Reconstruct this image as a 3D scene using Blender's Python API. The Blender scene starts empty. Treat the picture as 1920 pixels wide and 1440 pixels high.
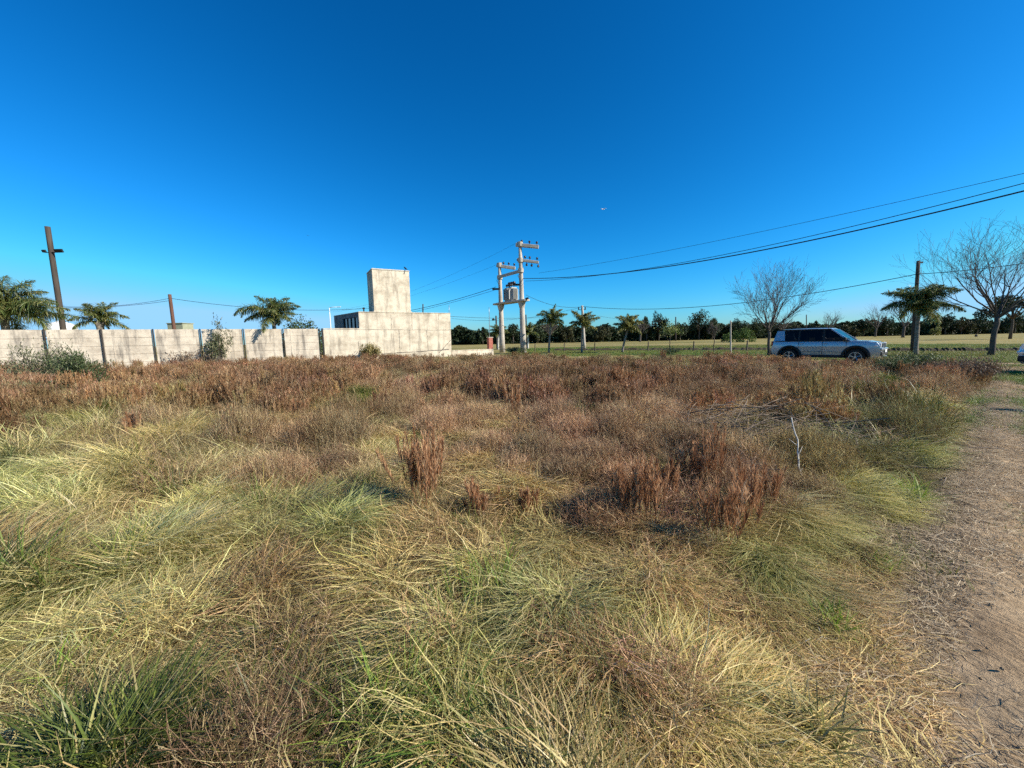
import bpy, math, random
import numpy as np
from mathutils import Vector, Matrix
R = math.radians
scene = bpy.context.scene

# ------------------------------------------------------------------ camera
EYE = 1.5
PITCH, ROLL, FPX = R(6.62), R(1.12), 721.0      # FPX: focal length in pixels of a 1920 wide frame
_F = Vector((0, math.cos(PITCH), -math.sin(PITCH)))
_R0 = Vector((1, 0, 0)); _U0 = Vector((0, math.sin(PITCH), math.cos(PITCH)))
_R = _R0 * math.cos(ROLL) - _U0 * math.sin(ROLL)
_U = _R0 * math.sin(ROLL) + _U0 * math.cos(ROLL)
cam_d = bpy.data.cameras.new("camera"); cam = bpy.data.objects.new("camera", cam_d)
scene.collection.objects.link(cam)
cam_d.sensor_width = 36; cam_d.lens = 36 * FPX / 1920
cam_d.clip_start = 0.05; cam_d.clip_end = 4000
m = Matrix((( _R.x, _U.x, -_F.x, 0), (_R.y, _U.y, -_F.y, 0), (_R.z, _U.z, -_F.z, EYE), (0, 0, 0, 1)))
cam.matrix_world = m
scene.camera = cam

# ------------------------------------------------------------------ light
SUN_EL = R(33)
SUN_AZ = math.atan2(0.955, -0.30)                 # clockwise from +Y: light from the right, a little behind
sd = Vector((math.sin(SUN_AZ) * math.cos(SUN_EL), math.cos(SUN_AZ) * math.cos(SUN_EL), math.sin(SUN_EL)))
w = bpy.data.worlds.new("World"); scene.world = w; w.use_nodes = True
nt = w.node_tree
sky = nt.nodes.new("ShaderNodeTexSky"); sky.sky_type = 'NISHITA'; sky.sun_disc = False
sky.sun_elevation = SUN_EL; sky.sun_rotation = SUN_AZ
sky.air_density = 1.0; sky.dust_density = 0.5; sky.ozone_density = 4.5; sky.altitude = 0
# the sky's own response of the photograph: deeper, purer blue per channel (applies to the sky dome for every ray alike)
EXPO = 0.70
sp = nt.nodes.new("ShaderNodeSeparateColor"); cb = nt.nodes.new("ShaderNodeCombineColor"); nt.links.new(sky.outputs[0], sp.inputs[0])
for i_, (a_, p_) in enumerate(((1.99, 2.90), (1.36, 1.36), (1.75, 1.30))):
    m0 = nt.nodes.new("ShaderNodeMath"); m0.operation = 'MULTIPLY'; m0.inputs[1].default_value = 0.119
    m1 = nt.nodes.new("ShaderNodeMath"); m1.operation = 'POWER'; m1.inputs[1].default_value = p_
    m2 = nt.nodes.new("ShaderNodeMath"); m2.operation = 'MULTIPLY'; m2.inputs[1].default_value = a_ * 10 / 2 ** EXPO
    m3 = nt.nodes.new("ShaderNodeMath"); m3.operation = 'MINIMUM'; m3.inputs[1].default_value = (.34, .70, 1.05)[i_] * 10 / 2 ** EXPO
    nt.links.new(sp.outputs[i_], m0.inputs[0]); nt.links.new(m0.outputs[0], m1.inputs[0]); nt.links.new(m1.outputs[0], m2.inputs[0]); nt.links.new(m2.outputs[0], m3.inputs[0]); nt.links.new(m3.outputs[0], cb.inputs[i_])
nt.links.new(cb.outputs[0], nt.nodes["Background"].inputs[0])
nt.nodes["Background"].inputs[1].default_value = 0.10
sun_d = bpy.data.lights.new("sun", 'SUN'); sun_d.energy = 5.0; sun_d.angle = R(0.53); sun_d.color = (1.0, 0.93, 0.82)
sun = bpy.data.objects.new("sun", sun_d); scene.collection.objects.link(sun)
sun.rotation_euler = sd.to_track_quat('Z', 'Y').to_euler()
scene.view_settings.view_transform = 'Standard'; scene.view_settings.look = 'None'
scene.view_settings.gamma = 1; scene.view_settings.exposure = EXPO
scene.view_settings.use_curve_mapping = False
scene.cycles.max_bounces = 3; scene.cycles.diffuse_bounces = 2; scene.cycles.transmission_bounces = 4
scene.cycles.transparent_max_bounces = 6; scene.cycles.caustics_reflective = False; scene.cycles.caustics_refractive = False
scene.cycles.use_adaptive_sampling = True; scene.cycles.adaptive_threshold = 0.03; scene.cycles.use_denoising = False

# ------------------------------------------------------------------ helpers
def ray(px, py):
    return (_F + _R * ((px - 960) / FPX) + _U * ((720 - py) / FPX))
def G(px, py, z=0.0):
    d = ray(px, py); t = (z - EYE) / d.z
    return (d.x * t, d.y * t)
def P(px, py, Y):
    d = ray(px, py); t = Y / d.y
    return Vector((d.x * t, Y, EYE + d.z * t))
def PX(px, py, X0, Y0, dx, dy):
    """point of the vertical plane through (X0,Y0) along (dx,dy) seen at a pixel -> distance along, height"""
    d = ray(px, py)
    # d.x*t = X0+dx*s ; d.y*t = Y0+dy*s
    det = d.x * (-dy) + dx * d.y
    t = (X0 * (-dy) + dx * Y0) / det
    s = (d.x * Y0 - d.y * X0) / det
    return s, EYE + d.z * t

def tag(o, label=None, cat=None, group=None, kind=None):
    if label: o["label"] = label
    if cat: o["category"] = cat
    if group: o["group"] = group
    if kind: o["kind"] = kind
    return o
def thing(name, label, cat, loc=(0, 0, 0), rz=0.0, group=None):
    o = bpy.data.objects.new(name, None); scene.collection.objects.link(o)
    o.location = loc; o.rotation_euler = (0, 0, rz); o.empty_display_size = 0.3
    return tag(o, label, cat, group)
def copy_tree(src, loc, rz, label, scale=1.0, group=None):
    r = src.copy(); scene.collection.objects.link(r)
    r.location = loc; r.rotation_euler = (0, 0, rz); r.scale = (scale,) * 3 if not isinstance(scale, tuple) else scale
    r["label"] = label
    if group: r["group"] = group
    for ch in list(src.children):
        c = ch.copy(); scene.collection.objects.link(c); c.parent = r
        for g in ch.children:
            d = g.copy(); scene.collection.objects.link(d); d.parent = c
    return r

class MB:
    def __init__(s): s.v = []; s.f = []; s.m = []; s.mi = 0
    def face(s, pts):
        n = len(s.v); s.v += [tuple(p) for p in pts]; s.f.append(tuple(range(n, n + len(pts)))); s.m.append(s.mi)
    def box(s, c, size, rz=0.0, tilt=None):
        cx, cy, cz = c; a, b, h = size[0] / 2, size[1] / 2, size[2] / 2
        M = Matrix.Rotation(rz, 3, 'Z')
        if tilt is not None: M = tilt @ M
        n = len(s.v)
        for dz in (-h, h):
            for dx, dy in ((-a, -b), (a, -b), (a, b), (-a, b)):
                p = M @ Vector((dx, dy, dz)); s.v.append((cx + p.x, cy + p.y, cz + p.z))
        for q in ((3, 2, 1, 0), (4, 5, 6, 7), (0, 1, 5, 4), (1, 2, 6, 5), (2, 3, 7, 6), (3, 0, 4, 7)):
            s.f.append(tuple(n + k for k in q)); s.m.append(s.mi)
        return s
    def tube(s, pts, rad, n=8, cap=True):
        pts = [Vector(p) for p in pts]
        if not hasattr(rad, '__len__'): rad = [rad] * len(pts)
        base = len(s.v); prev = None
        for i, p in enumerate(pts):
            t = (pts[min(i + 1, len(pts) - 1)] - pts[max(i - 1, 0)])
            if t.length < 1e-9: t = Vector((0, 0, 1))
            t.normalize()
            if prev is None:
                u = t.cross(Vector((0, 0, 1)) if abs(t.z) < .9 else Vector((1, 0, 0))).normalized()
            else:
                u = (prev - t * prev.dot(t)).normalized()
            prev = u; v = t.cross(u)
            for k in range(n):
                a = 2 * math.pi * k / n
                q = p + (u * math.cos(a) + v * math.sin(a)) * rad[i]; s.v.append(tuple(q))
        for i in range(len(pts) - 1):
            for k in range(n):
                a = base + i * n + k; b = base + i * n + (k + 1) % n
                s.f.append((a, b, b + n, a + n)); s.m.append(s.mi)
        if cap:
            s.f.append(tuple(base + k for k in reversed(range(n)))); s.m.append(s.mi)
            e = base + (len(pts) - 1) * n
            s.f.append(tuple(e + k for k in range(n))); s.m.append(s.mi)
        return s
    def prism(s, poly, y0, y1, inset=None):
        """poly in (x,z), extruded along y"""
        n = len(s.v); k = len(poly)
        for y in (y0, y1): s.v += [(p[0], y, p[1]) for p in poly]
        s.f.append(tuple(range(n, n + k))); s.f.append(tuple(reversed(range(n + k, n + 2 * k)))); s.m += [s.mi] * 2
        for i in range(k):
            j = (i + 1) % k; s.f.append((n + i, n + k + i, n + k + j, n + j)); s.m.append(s.mi)
        return s
    def build(s, name, mats, parent=None, smooth=False, bevel=0, loc=None):
        me = bpy.data.meshes.new(name); me.from_pydata(s.v, [], s.f)
        mats = mats if isinstance(mats, (list, tuple)) else [mats]
        for q in mats: me.materials.append(q)
        me.polygons.foreach_set("material_index", s.m)
        if smooth: me.polygons.foreach_set("use_smooth", [True] * len(me.polygons))
        me.update()
        o = bpy.data.objects.new(name, me); scene.collection.objects.link(o)
        if parent: o.parent = parent
        if loc is not None: o.location = loc
        if bevel:
            b = o.modifiers.new("bevel", 'BEVEL'); b.width = bevel; b.segments = 2; b.limit_method = 'ANGLE'
        return o

# ---- materials
def newmat(name):
    m = bpy.data.materials.new(name); m.use_nodes = True
    t = m.node_tree; return m, t, t.nodes["Principled BSDF"]
def ramp(t, stops):
    r = t.nodes.new("ShaderNodeValToRGB"); e = r.color_ramp.elements
    while len(e) < len(stops): e.new(0.5)
    for q, (p, c) in zip(e, stops): q.position = p; q.color = (*c, 1)
    return r
def mat(name, c1, c2=None, scale=6.0, rough=0.8, metal=0.0, bump=0.0, detail=6, stretch=(1, 1, 1), coat=0.0, spec=0.3):
    m, t, b = newmat(name)
    b.inputs["Roughness"].default_value = rough; b.inputs["Metallic"].default_value = metal
    b.inputs["Specular IOR Level"].default_value = spec
    if coat: b.inputs["Coat Weight"].default_value = coat; b.inputs["Coat Roughness"].default_value = 0.08
    if c2 is None: c2 = tuple(k * 0.7 for k in c1)
    tc = t.nodes.new("ShaderNodeTexCoord"); mp = t.nodes.new("ShaderNodeMapping"); mp.inputs["Scale"].default_value = stretch
    n = t.nodes.new("ShaderNodeTexNoise"); n.inputs["Scale"].default_value = scale; n.inputs["Detail"].default_value = detail
    n.inputs["Roughness"].default_value = 0.65
    t.links.new(tc.outputs["Object"], mp.inputs[0]); t.links.new(mp.outputs[0], n.inputs[0])
    r = ramp(t, [(0.32, c2), (0.68, c1)])
    t.links.new(n.outputs[0], r.inputs[0]); t.links.new(r.outputs[0], b.inputs["Base Color"])
    if bump:
        bp = t.nodes.new("ShaderNodeBump"); bp.inputs["Strength"].default_value = bump; bp.inputs["Distance"].default_value = 0.02
        t.links.new(n.outputs[0], bp.inputs["Height"]); t.links.new(bp.outputs[0], b.inputs["Normal"])
    return m
def wall_mat(name, light, dirty, dark, streak=1.0):
    """rendered or cast concrete: big blotches, vertical water stains and fine grain"""
    m, t, b = newmat(name); b.inputs["Roughness"].default_value = 0.92; b.inputs["Specular IOR Level"].default_value = 0.15
    tc = t.nodes.new("ShaderNodeTexCoord")
    def nz(scale, st, detail=8, rough=.6):
        mp = t.nodes.new("ShaderNodeMapping"); mp.inputs["Scale"].default_value = st
        n = t.nodes.new("ShaderNodeTexNoise"); n.inputs["Scale"].default_value = scale; n.inputs["Detail"].default_value = detail
        n.inputs["Roughness"].default_value = rough
        t.links.new(tc.outputs["Object"], mp.inputs[0]); t.links.new(mp.outputs[0], n.inputs[0]); return n
    a = nz(0.9, (1, 1, 1.3), 10, .7); s = nz(2.4, (1, 1, .16), 6, .65); g = nz(22, (1, 1, 1), 5)
    r1 = ramp(t, [(0.36, dirty), (0.56, light)]); t.links.new(a.outputs[0], r1.inputs[0])
    r2 = ramp(t, [(0.50, (0, 0, 0)), (0.72, (streak, streak, streak))]); t.links.new(s.outputs[0], r2.inputs[0])
    mx = t.nodes.new("ShaderNodeMixRGB"); mx.inputs[2].default_value = (*dark, 1)
    t.links.new(r2.outputs[0], mx.inputs[0]); t.links.new(r1.outputs[0], mx.inputs[1])
    r3 = ramp(t, [(0.3, (.78, .77, .76)), (0.65, (1, 1, 1))]); t.links.new(g.outputs[0], r3.inputs[0])
    mu = t.nodes.new("ShaderNodeMixRGB"); mu.blend_type = 'MULTIPLY'; mu.inputs[0].default_value = 1
    t.links.new(mx.outputs[0], mu.inputs[1]); t.links.new(r3.outputs[0], mu.inputs[2])
    t.links.new(mu.outputs[0], b.inputs["Base Color"])
    bp = t.nodes.new("ShaderNodeBump"); bp.inputs["Strength"].default_value = .5; bp.inputs["Distance"].default_value = .015
    t.links.new(g.outputs[0], bp.inputs["Height"]); t.links.new(bp.outputs[0], b.inputs["Normal"])
    return m

def leaf_mat(name, stops, trans=0.35, rough=0.55, spec=.3, tint=True, src='bl'):
    """blades and leaves: one colour per blade (vertex attribute) times the tuft's own tint"""
    m, t, b = newmat(name)
    at = t.nodes.new("ShaderNodeAttribute"); at.attribute_name = src
    r = ramp(t, stops); t.links.new(at.outputs["Fac"], r.inputs[0]); col = r.outputs[0]
    if tint:
        ti = t.nodes.new("ShaderNodeAttribute"); ti.attribute_type = 'INSTANCER'; ti.attribute_name = "tint"
        mu = t.nodes.new("ShaderNodeMixRGB"); mu.blend_type = 'MULTIPLY'; mu.inputs[0].default_value = 1
        t.links.new(col, mu.inputs[1]); t.links.new(ti.outputs["Color"], mu.inputs[2]); col = mu.outputs[0]
    b.inputs["Roughness"].default_value = rough; b.inputs["Specular IOR Level"].default_value = spec
    t.links.new(col, b.inputs["Base Color"])
    tr = t.nodes.new("ShaderNodeBsdfTranslucent"); t.links.new(col, tr.inputs[0])
    mx = t.nodes.new("ShaderNodeMixShader"); mx.inputs[0].default_value = trans
    t.links.new(b.outputs[0], mx.inputs[1]); t.links.new(tr.outputs[0], mx.inputs[2])
    t.links.new(mx.outputs[0], t.nodes["Material Output"].inputs[0])
    return m

# ---- numpy value noise
_rng = np.random.default_rng(7); _perm = _rng.random((256, 256))
def vnoise(x, y, s=1.0, o=0):
    x = np.asarray(x, float) * s + 37.3 * o + 1000; y = np.asarray(y, float) * s + 91.7 * o + 1000
    xi = np.floor(x).astype(int); yi = np.floor(y).astype(int); fx = x - xi; fy = y - yi
    fx = fx * fx * (3 - 2 * fx); fy = fy * fy * (3 - 2 * fy)
    g = lambda a, b: _perm[a % 256, b % 256]
    return (g(xi, yi) * (1 - fx) + g(xi + 1, yi) * fx) * (1 - fy) + (g(xi, yi + 1) * (1 - fx) + g(xi + 1, yi + 1) * fx) * fy
def inpoly(x, y, poly):
    x = np.asarray(x, float); y = np.asarray(y, float); c = np.zeros(x.shape, bool); n = len(poly)
    for i in range(n):
        x1, y1 = poly[i]; x2, y2 = poly[(i + 1) % n]
        k = ((y1 > y) != (y2 > y)) & (x < (x2 - x1) * (y - y1) / ((y2 - y1) if y2 != y1 else 1e-9) + x1)
        c ^= k
    return c

# ------------------------------------------------------------------ ground plan
TH = math.atan(0.55)                                # the wall line
WD = Vector((math.cos(TH), math.sin(TH)))
WZ0 = 38.0
def wall_at(px, py=650):
    """point of the wall line under a pixel"""
    s, h = PX(px, py, 0, WZ0, WD.x, WD.y); return Vector((WD.x * s, WZ0 + WD.y * s)), s, h
# weedy lot: far edge along the road, right edge along the track
track_left = [G(1872, 697), G(1846, 730), G(1826, 775), G(1775, 850), G(1742, 905), G(1700, 1000), G(1690, 1120), G(1718, 1300), G(1742, 1440), (1.15, 0.4), (1.05, -1.5), (1.0, -4)]
lot = [(-60, 6), (-60, -4)] + list(reversed(track_left)) + [(13, 17.6), (10.2, 19.8), (5, 25), (0, 30), (-4, 33.5), (-14, 30), (-31, 20.5)]
lot = [(float(a), float(b)) for a, b in lot]
def track_edge_x(y):
    ys = np.array([p[1] for p in reversed(track_left)]); xs = np.array([p[0] for p in reversed(track_left)])
    return np.interp(y, ys, xs)
from mathutils.kdtree import KDTree
def _tussocks():
    r = np.random.default_rng(99); pts = []; cell = {}
    rr = np.geomspace(.5, 30, 4000); dn = np.minimum(1, (2.2 / rr) ** .9) * rr * np.gradient(rr); cdf = np.cumsum(dn); cdf /= cdf[-1]
    q = np.interp(r.random(60000), cdf, rr); a = r.uniform(-1.2, 1.2, 60000)
    for x, y, d in zip(q * np.sin(a), q * np.cos(a), q):
        R_ = (.11 + .25 * (d / 2.2) ** .5 * .58) * (.75 + .6 * ((x * 7.31 + y * 3.17) % 1))
        k = (int(x // 1), int(y // 1)); ok = True
        for i in (-1, 0, 1):
            for j in (-1, 0, 1):
                for (px, py, pr) in cell.get((k[0] + i, k[1] + j), ()):
                    if (px - x) ** 2 + (py - y) ** 2 < (.92 * (pr + R_)) ** 2 * .8: ok = False; break
                if not ok: break
            if not ok: break
        if ok: cell.setdefault(k, []).append((x, y, R_)); pts.append((x, y, R_))
    return np.array(pts)
TUS = _tussocks(); TKD = KDTree(len(TUS))
for i_, q_ in enumerate(TUS): TKD.insert((q_[0], q_[1], 0), i_)
TKD.balance()
def tus(x, y):
    """nearest tussock: index and distance over its radius"""
    I = np.zeros(len(x), int); D = np.full(len(x), 9.0)
    for j, (a, b) in enumerate(zip(x, y)):
        if a * a + b * b < 900 and b > -.5:
            _, i, d = TKD.find((a, b, 0)); I[j] = i; D[j] = d / TUS[i, 2]
    return I, D
def mound(x, y):
    sh = np.shape(x); I, D = tus(np.ravel(x), np.ravel(y)); return (.10 * np.clip(1 - D ** 2, 0, 1)).reshape(sh)
def hz(x, y):
    """height of the soil"""
    x = np.asarray(x, float); y = np.asarray(y, float)
    k = np.clip((track_edge_x(y) + 0.1 - x) / 1.2, 0, 1) * np.clip((34 - y) / 6, 0, 1) * np.clip((22 - np.abs(x)) / 8, 0, 1)
    return k * (0.06 * vnoise(x, y, 1.5) + 0.10 * vnoise(x, y, .35, 3) - 0.02 + (mound(x, y) if np.ndim(x) else 0)) + 0.012 * vnoise(x, y, 3.0, 5)

def grid_mesh(name, xs, ys, m, zf, keep=None):
    X, Y = np.meshgrid(xs, ys); Z = zf(X, Y); nx, ny = len(xs), len(ys)
    v = np.stack([X.ravel(), Y.ravel(), Z.ravel()], 1)
    i = np.arange(nx - 1)[None] + nx * np.arange(ny - 1)[:, None]
    f = np.stack([i, i + 1, i + nx + 1, i + nx], -1).reshape(-1, 4)
    if keep is not None:
        c = v[f].mean(1); f = f[keep(c[:, 0], c[:, 1])]
    me = bpy.data.meshes.new(name); me.from_pydata(v.tolist(), [], f.tolist()); me.materials.append(m)
    me.polygons.foreach_set("use_smooth", [True] * len(me.polygons))
    o = bpy.data.objects.new(name, me); scene.collection.objects.link(o); return o

def ground_material():
    m, t, b = newmat("soil and field"); b.inputs["Roughness"].default_value = .95; b.inputs["Specular IOR Level"].default_value = .1
    tc = t.nodes.new("ShaderNodeTexCoord")
    def nz(scale, st=(1, 1, 1), det=8):
        mp = t.nodes.new("ShaderNodeMapping"); mp.inputs["Scale"].default_value = st; mp.inputs["Rotation"].default_value = (0, 0, R(8))
        n = t.nodes.new("ShaderNodeTexNoise"); n.inputs["Scale"].default_value = scale; n.inputs["Detail"].default_value = det; n.inputs["Roughness"].default_value = .7
        t.links.new(tc.outputs["Object"], mp.inputs[0]); t.links.new(mp.outputs[0], n.inputs[0]); return n
    a = nz(.06, (.35, 1.6, 1)); f = nz(6); c = nz(.5, (.5, 1.5, 1))
    r1 = ramp(t, [(.34, (.17, .18, .06)), (.47, (.30, .26, .11)), (.62, (.40, .32, .155))]); t.links.new(a.outputs[0], r1.inputs[0])
    r2 = ramp(t, [(.3, (.5, .52, .45)), (.7, (1.15, 1.1, 1.05))]); t.links.new(f.outputs[0], r2.inputs[0])
    r4 = ramp(t, [(.35, (.75, .8, .7)), (.65, (1.1, 1.05, 1))]); t.links.new(c.outputs[0], r4.inputs[0])
    mu = t.nodes.new("ShaderNodeMixRGB"); mu.blend_type = 'MULTIPLY'; mu.inputs[0].default_value = 1
    t.links.new(r1.outputs[0], mu.inputs[1]); t.links.new(r2.outputs[0], mu.inputs[2])
    mu2 = t.nodes.new("ShaderNodeMixRGB"); mu2.blend_type = 'MULTIPLY'; mu2.inputs[0].default_value = 1
    t.links.new(mu.outputs[0], mu2.inputs[1]); t.links.new(r4.outputs[0], mu2.inputs[2])
    # lot soil (vertex attribute) is brown humus under the weeds
    at = t.nodes.new("ShaderNodeAttribute"); at.attribute_name = "lot"
    r3 = ramp(t, [(.35, (.035, .026, .015)), (.6, (.085, .062, .034)), (.75, (.16, .12, .06))]); t.links.new(f.outputs[0], r3.inputs[0])
    mx = t.nodes.new("ShaderNodeMixRGB"); t.links.new(at.outputs["Fac"], mx.inputs[0])
    t.links.new(mu2.outputs[0], mx.inputs[1]); t.links.new(r3.outputs[0], mx.inputs[2])
    t.links.new(mx.outputs[0], b.inputs["Base Color"])
    bp = t.nodes.new("ShaderNodeBump"); bp.inputs["Strength"].default_value = .7; bp.inputs["Distance"].default_value = .05
    t.links.new(f.outputs[0], bp.inputs["Height"]); t.links.new(bp.outputs[0], b.inputs["Normal"])
    return m
xs = np.concatenate([[-2500, -900, -400, -200, -120, -80, -60], np.arange(-45, 45.1, .2), [60, 80, 120, 200, 400, 900, 2500]])
ys = np.concatenate([[-900, -200, -60, -20, -8], np.arange(-4, 45.1, .2), [50, 60, 80, 110, 160, 260, 500, 1000, 3000]])
ground = grid_mesh("ground", xs, ys, ground_material(), lambda X, Y: hz(X, Y) - 0.05 * ((X > track_edge_x(Y)) & (Y < 17) & (Y > -4) & (X < 9 + .9 * np.maximum(Y, 0))))
tag(ground, "flat ground of dry soil and mown tan field reaching the far trees", kind="structure")
co = np.array([v.co[:] for v in ground.data.vertices])
la = ground.data.attributes.new("lot", 'FLOAT', 'POINT')
la.data.foreach_set("value", inpoly(co[:, 0], co[:, 1], lot).astype(np.float32))

def dirt_material():
    m, t, b = newmat("dry dirt"); b.inputs["Roughness"].default_value = .95; b.inputs["Specular IOR Level"].default_value = .1
    tc = t.nodes.new("ShaderNodeTexCoord")
    def nz(scale, st=(1, 1, 1), det=8, rz=0):
        mp = t.nodes.new("ShaderNodeMapping"); mp.inputs["Scale"].default_value = st; mp.inputs["Rotation"].default_value = (0, 0, rz)
        n = t.nodes.new("ShaderNodeTexNoise"); n.inputs["Scale"].default_value = scale; n.inputs["Detail"].default_value = det; n.inputs["Roughness"].default_value = .7
        t.links.new(tc.outputs["Object"], mp.inputs[0]); t.links.new(mp.outputs[0], n.inputs[0]); return n
    a = nz(1.2); f = nz(16, (1, 1, 1), 10); s = nz(9, (2.5, .5, 1), 6, R(-20))
    r1 = ramp(t, [(.35, (.34, .235, .14)), (.65, (.50, .37, .235))]); t.links.new(a.outputs[0], r1.inputs[0])
    r2 = ramp(t, [(.34, (.6, .58, .55)), (.5, (.95, .95, .93)), (.7, (1.15, 1.13, 1.08))]); t.links.new(f.outputs[0], r2.inputs[0])
    mu = t.nodes.new("ShaderNodeMixRGB"); mu.blend_type = 'MULTIPLY'; mu.inputs[0].default_value = 1
    t.links.new(r1.outputs[0], mu.inputs[1]); t.links.new(r2.outputs[0], mu.inputs[2]); t.links.new(mu.outputs[0], b.inputs["Base Color"])
    ad = t.nodes.new("ShaderNodeMath"); t.links.new(f.outputs[0], ad.inputs[0]); t.links.new(s.outputs[0], ad.inputs[1])
    bp = t.nodes.new("ShaderNodeBump"); bp.inputs["Strength"].default_value = 1; bp.inputs["Distance"].default_value = .035
    t.links.new(ad.outputs[0], bp.inputs["Height"]); t.links.new(bp.outputs[0], b.inputs["Normal"])
    return m
M_dirt = dirt_material()
def track_z(X, Y):
    rut = 0.03 * np.sin((X - track_edge_x(Y)) * 4.2) + .03 * vnoise(X, Y, 2.2, 8) + .034 * vnoise(X, Y, 6, 9)
    return 0.012 * vnoise(X, Y, 3.0, 5) + 0.015 + rut * np.clip((X - track_edge_x(Y)) * 2, 0, 1)
def track_zone(x, y): return (x > track_edge_x(y) + .1 * (vnoise(x, y, 1.5) - .5)) & (x < track_edge_x(y) + 2.9 + .15 * np.clip(y, 0, 20)) & (y < 16.5)
track = grid_mesh("dirt_track", np.arange(.3, 26, .06), np.arange(-3.5, 17, .08), M_dirt, track_z, track_zone)
tag(track, "pale dirt track with straw litter running along the right of the weeds", kind="structure")
# farm road where the car stands
RD = Vector((math.cos(R(-40)), math.sin(R(-40)))); RN = Vector((-RD.y, RD.x))
road_c = Vector((15.6, 18.9))
mb = MB(); prev = None
for k in range(-24, 14):
    s = k * 3.0; c = road_c + RD * s + RN * .5; bend = -0.0006 * s * s * (1 if s > 0 else 0)
    a = c + RN * (-1.9 + bend); b_ = c + RN * (2.3 + bend)
    if prev: mb.face([(prev[0].x, prev[0].y, .03), (a.x, a.y, .03), (b_.x, b_.y, .03), (prev[1].x, prev[1].y, .03)])
    prev = (a, b_)
tag(mb.build("farm_road", M_dirt), "dirt road crossing behind the weedy lot where the car is parked", kind="structure")
# low earth bank of the ditch beyond the verge
mb = MB(); M_bank = mat("bank earth", (.075, .055, .032), (.035, .027, .016), scale=3, bump=1, rough=1)
bank_pts = [P(1040, 657, 47), P(1250, 658, 41), P(1440, 658, 36), P(1600, 660, 31), P(1760, 661, 28), P(1920, 661, 26), P(2200, 661, 23)]
pp = None; rnd = random.Random(5)
fine = []
for i in range(len(bank_pts) - 1):
    for k in range(40): fine.append(bank_pts[i].lerp(bank_pts[i + 1], k / 40))
for i, p in enumerate(fine):
    h = .18 + .16 * rnd.random(); q = [(p.x - .2, p.y - .35 - .2 * rnd.random(), -.02), (p.x, p.y - .1, h * .8), (p.x + .1, p.y + .15, h), (p.x + .3, p.y + .6, -.02)]
    if pp:
        for a in range(3): mb.face([pp[a], q[a], q[a + 1], pp[a + 1]])
    pp = q
tag(mb.build("ditch_bank", M_bank), "low dark earth bank of the ditch along the mown field", kind="structure")

# ------------------------------------------------------------------ concrete wall
M_panel = wall_mat("cast concrete panel", (.70, .61, .48), (.47, .40, .31), (.14, .125, .11), 1.0)
M_post = wall_mat("shade-dark concrete post", (.055, .05, .047), (.035, .032, .03), (.02, .02, .02))  # near-black stands for the posts' shadow side and gap
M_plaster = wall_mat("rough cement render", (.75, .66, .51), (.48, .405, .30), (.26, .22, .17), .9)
M_seam = mat("open seam", (.20, .17, .13), (.10, .085, .07), scale=9)
p599, s599, _ = wall_at(601, 650)
WH = 2.60; PITCHW = 2.42; NB = 14
wall = thing("precast_wall", "long weathered wall of stacked concrete panels between posts coloured dark for shade", "wall",
             (p599.x, p599.y, 0), TH)
for i in range(NB):
    x1 = -i * PITCHW - .07; x0 = -(i + 1) * PITCHW + .07
    mb = MB(); rnd = random.Random(i); H = WH / 5
    for k in range(5):
        y = rnd.uniform(-.006, .006); g = .012
        mb.mi = 0
        mb.box(((x0 + x1) / 2, y, k * H + H / 2), (x1 - x0, .05, H - g))
        if k: mb.mi = 1; mb.box(((x0 + x1) / 2, 0, k * H), (x1 - x0, .03, g))
    # paired vertical ribs cast in the panel
    mb.mi = 0
    if i % 2 == 0:
        mb.box((x0 + .42, -.03, WH / 2), (.05, .02, WH - .06))
    mb.build("wall_panel", [M_panel, M_seam], wall, bevel=.006)
for i in range(NB + 1):
    MB().box((-i * PITCHW - .0, -.05, WH / 2 + .01), (.06, .12, WH + .02)).build("post", M_post, wall, bevel=.01)
MB().box((.19, -.05, WH / 2 + .01), (.12, .18, WH + .02)).build("post", M_post, wall, bevel=.01)

# ------------------------------------------------------------------ rendered house
def sfront(px, py): return PX(px, py, p599.x, p599.y, WD.x, WD.y)
house = thing("concrete_house", "raw cement house with flat roof and square water tank tower", "house", (p599.x, p599.y, 0), TH)
sL = sfront(673, 600)[0]; hL = sfront(673, 584)[1]; sR = sfront(846, 640)[0]; hR = sfront(846, 587)[1]
hT = (hL + hR) / 2
DEP = 5.5; SK = math.tan(R(14))                      # the side wall runs back a little askew
M_dark = mat("dark interior", (.012, .012, .015), rough=.4)
M_glass = mat("window glass", (.02, .025, .035), rough=.08, spec=.8)
mb = MB()
def wallbox(x0, x1, z0, z1, y0, y1): mb.box(((x0 + x1) / 2, (y0 + y1) / 2, (z0 + z1) / 2), (x1 - x0, y1 - y0, z1 - z0))
wallbox(sL, sR, 0, hT - .06, 0, .2)
mb.mi = 1; rnd = random.Random(2)
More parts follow.
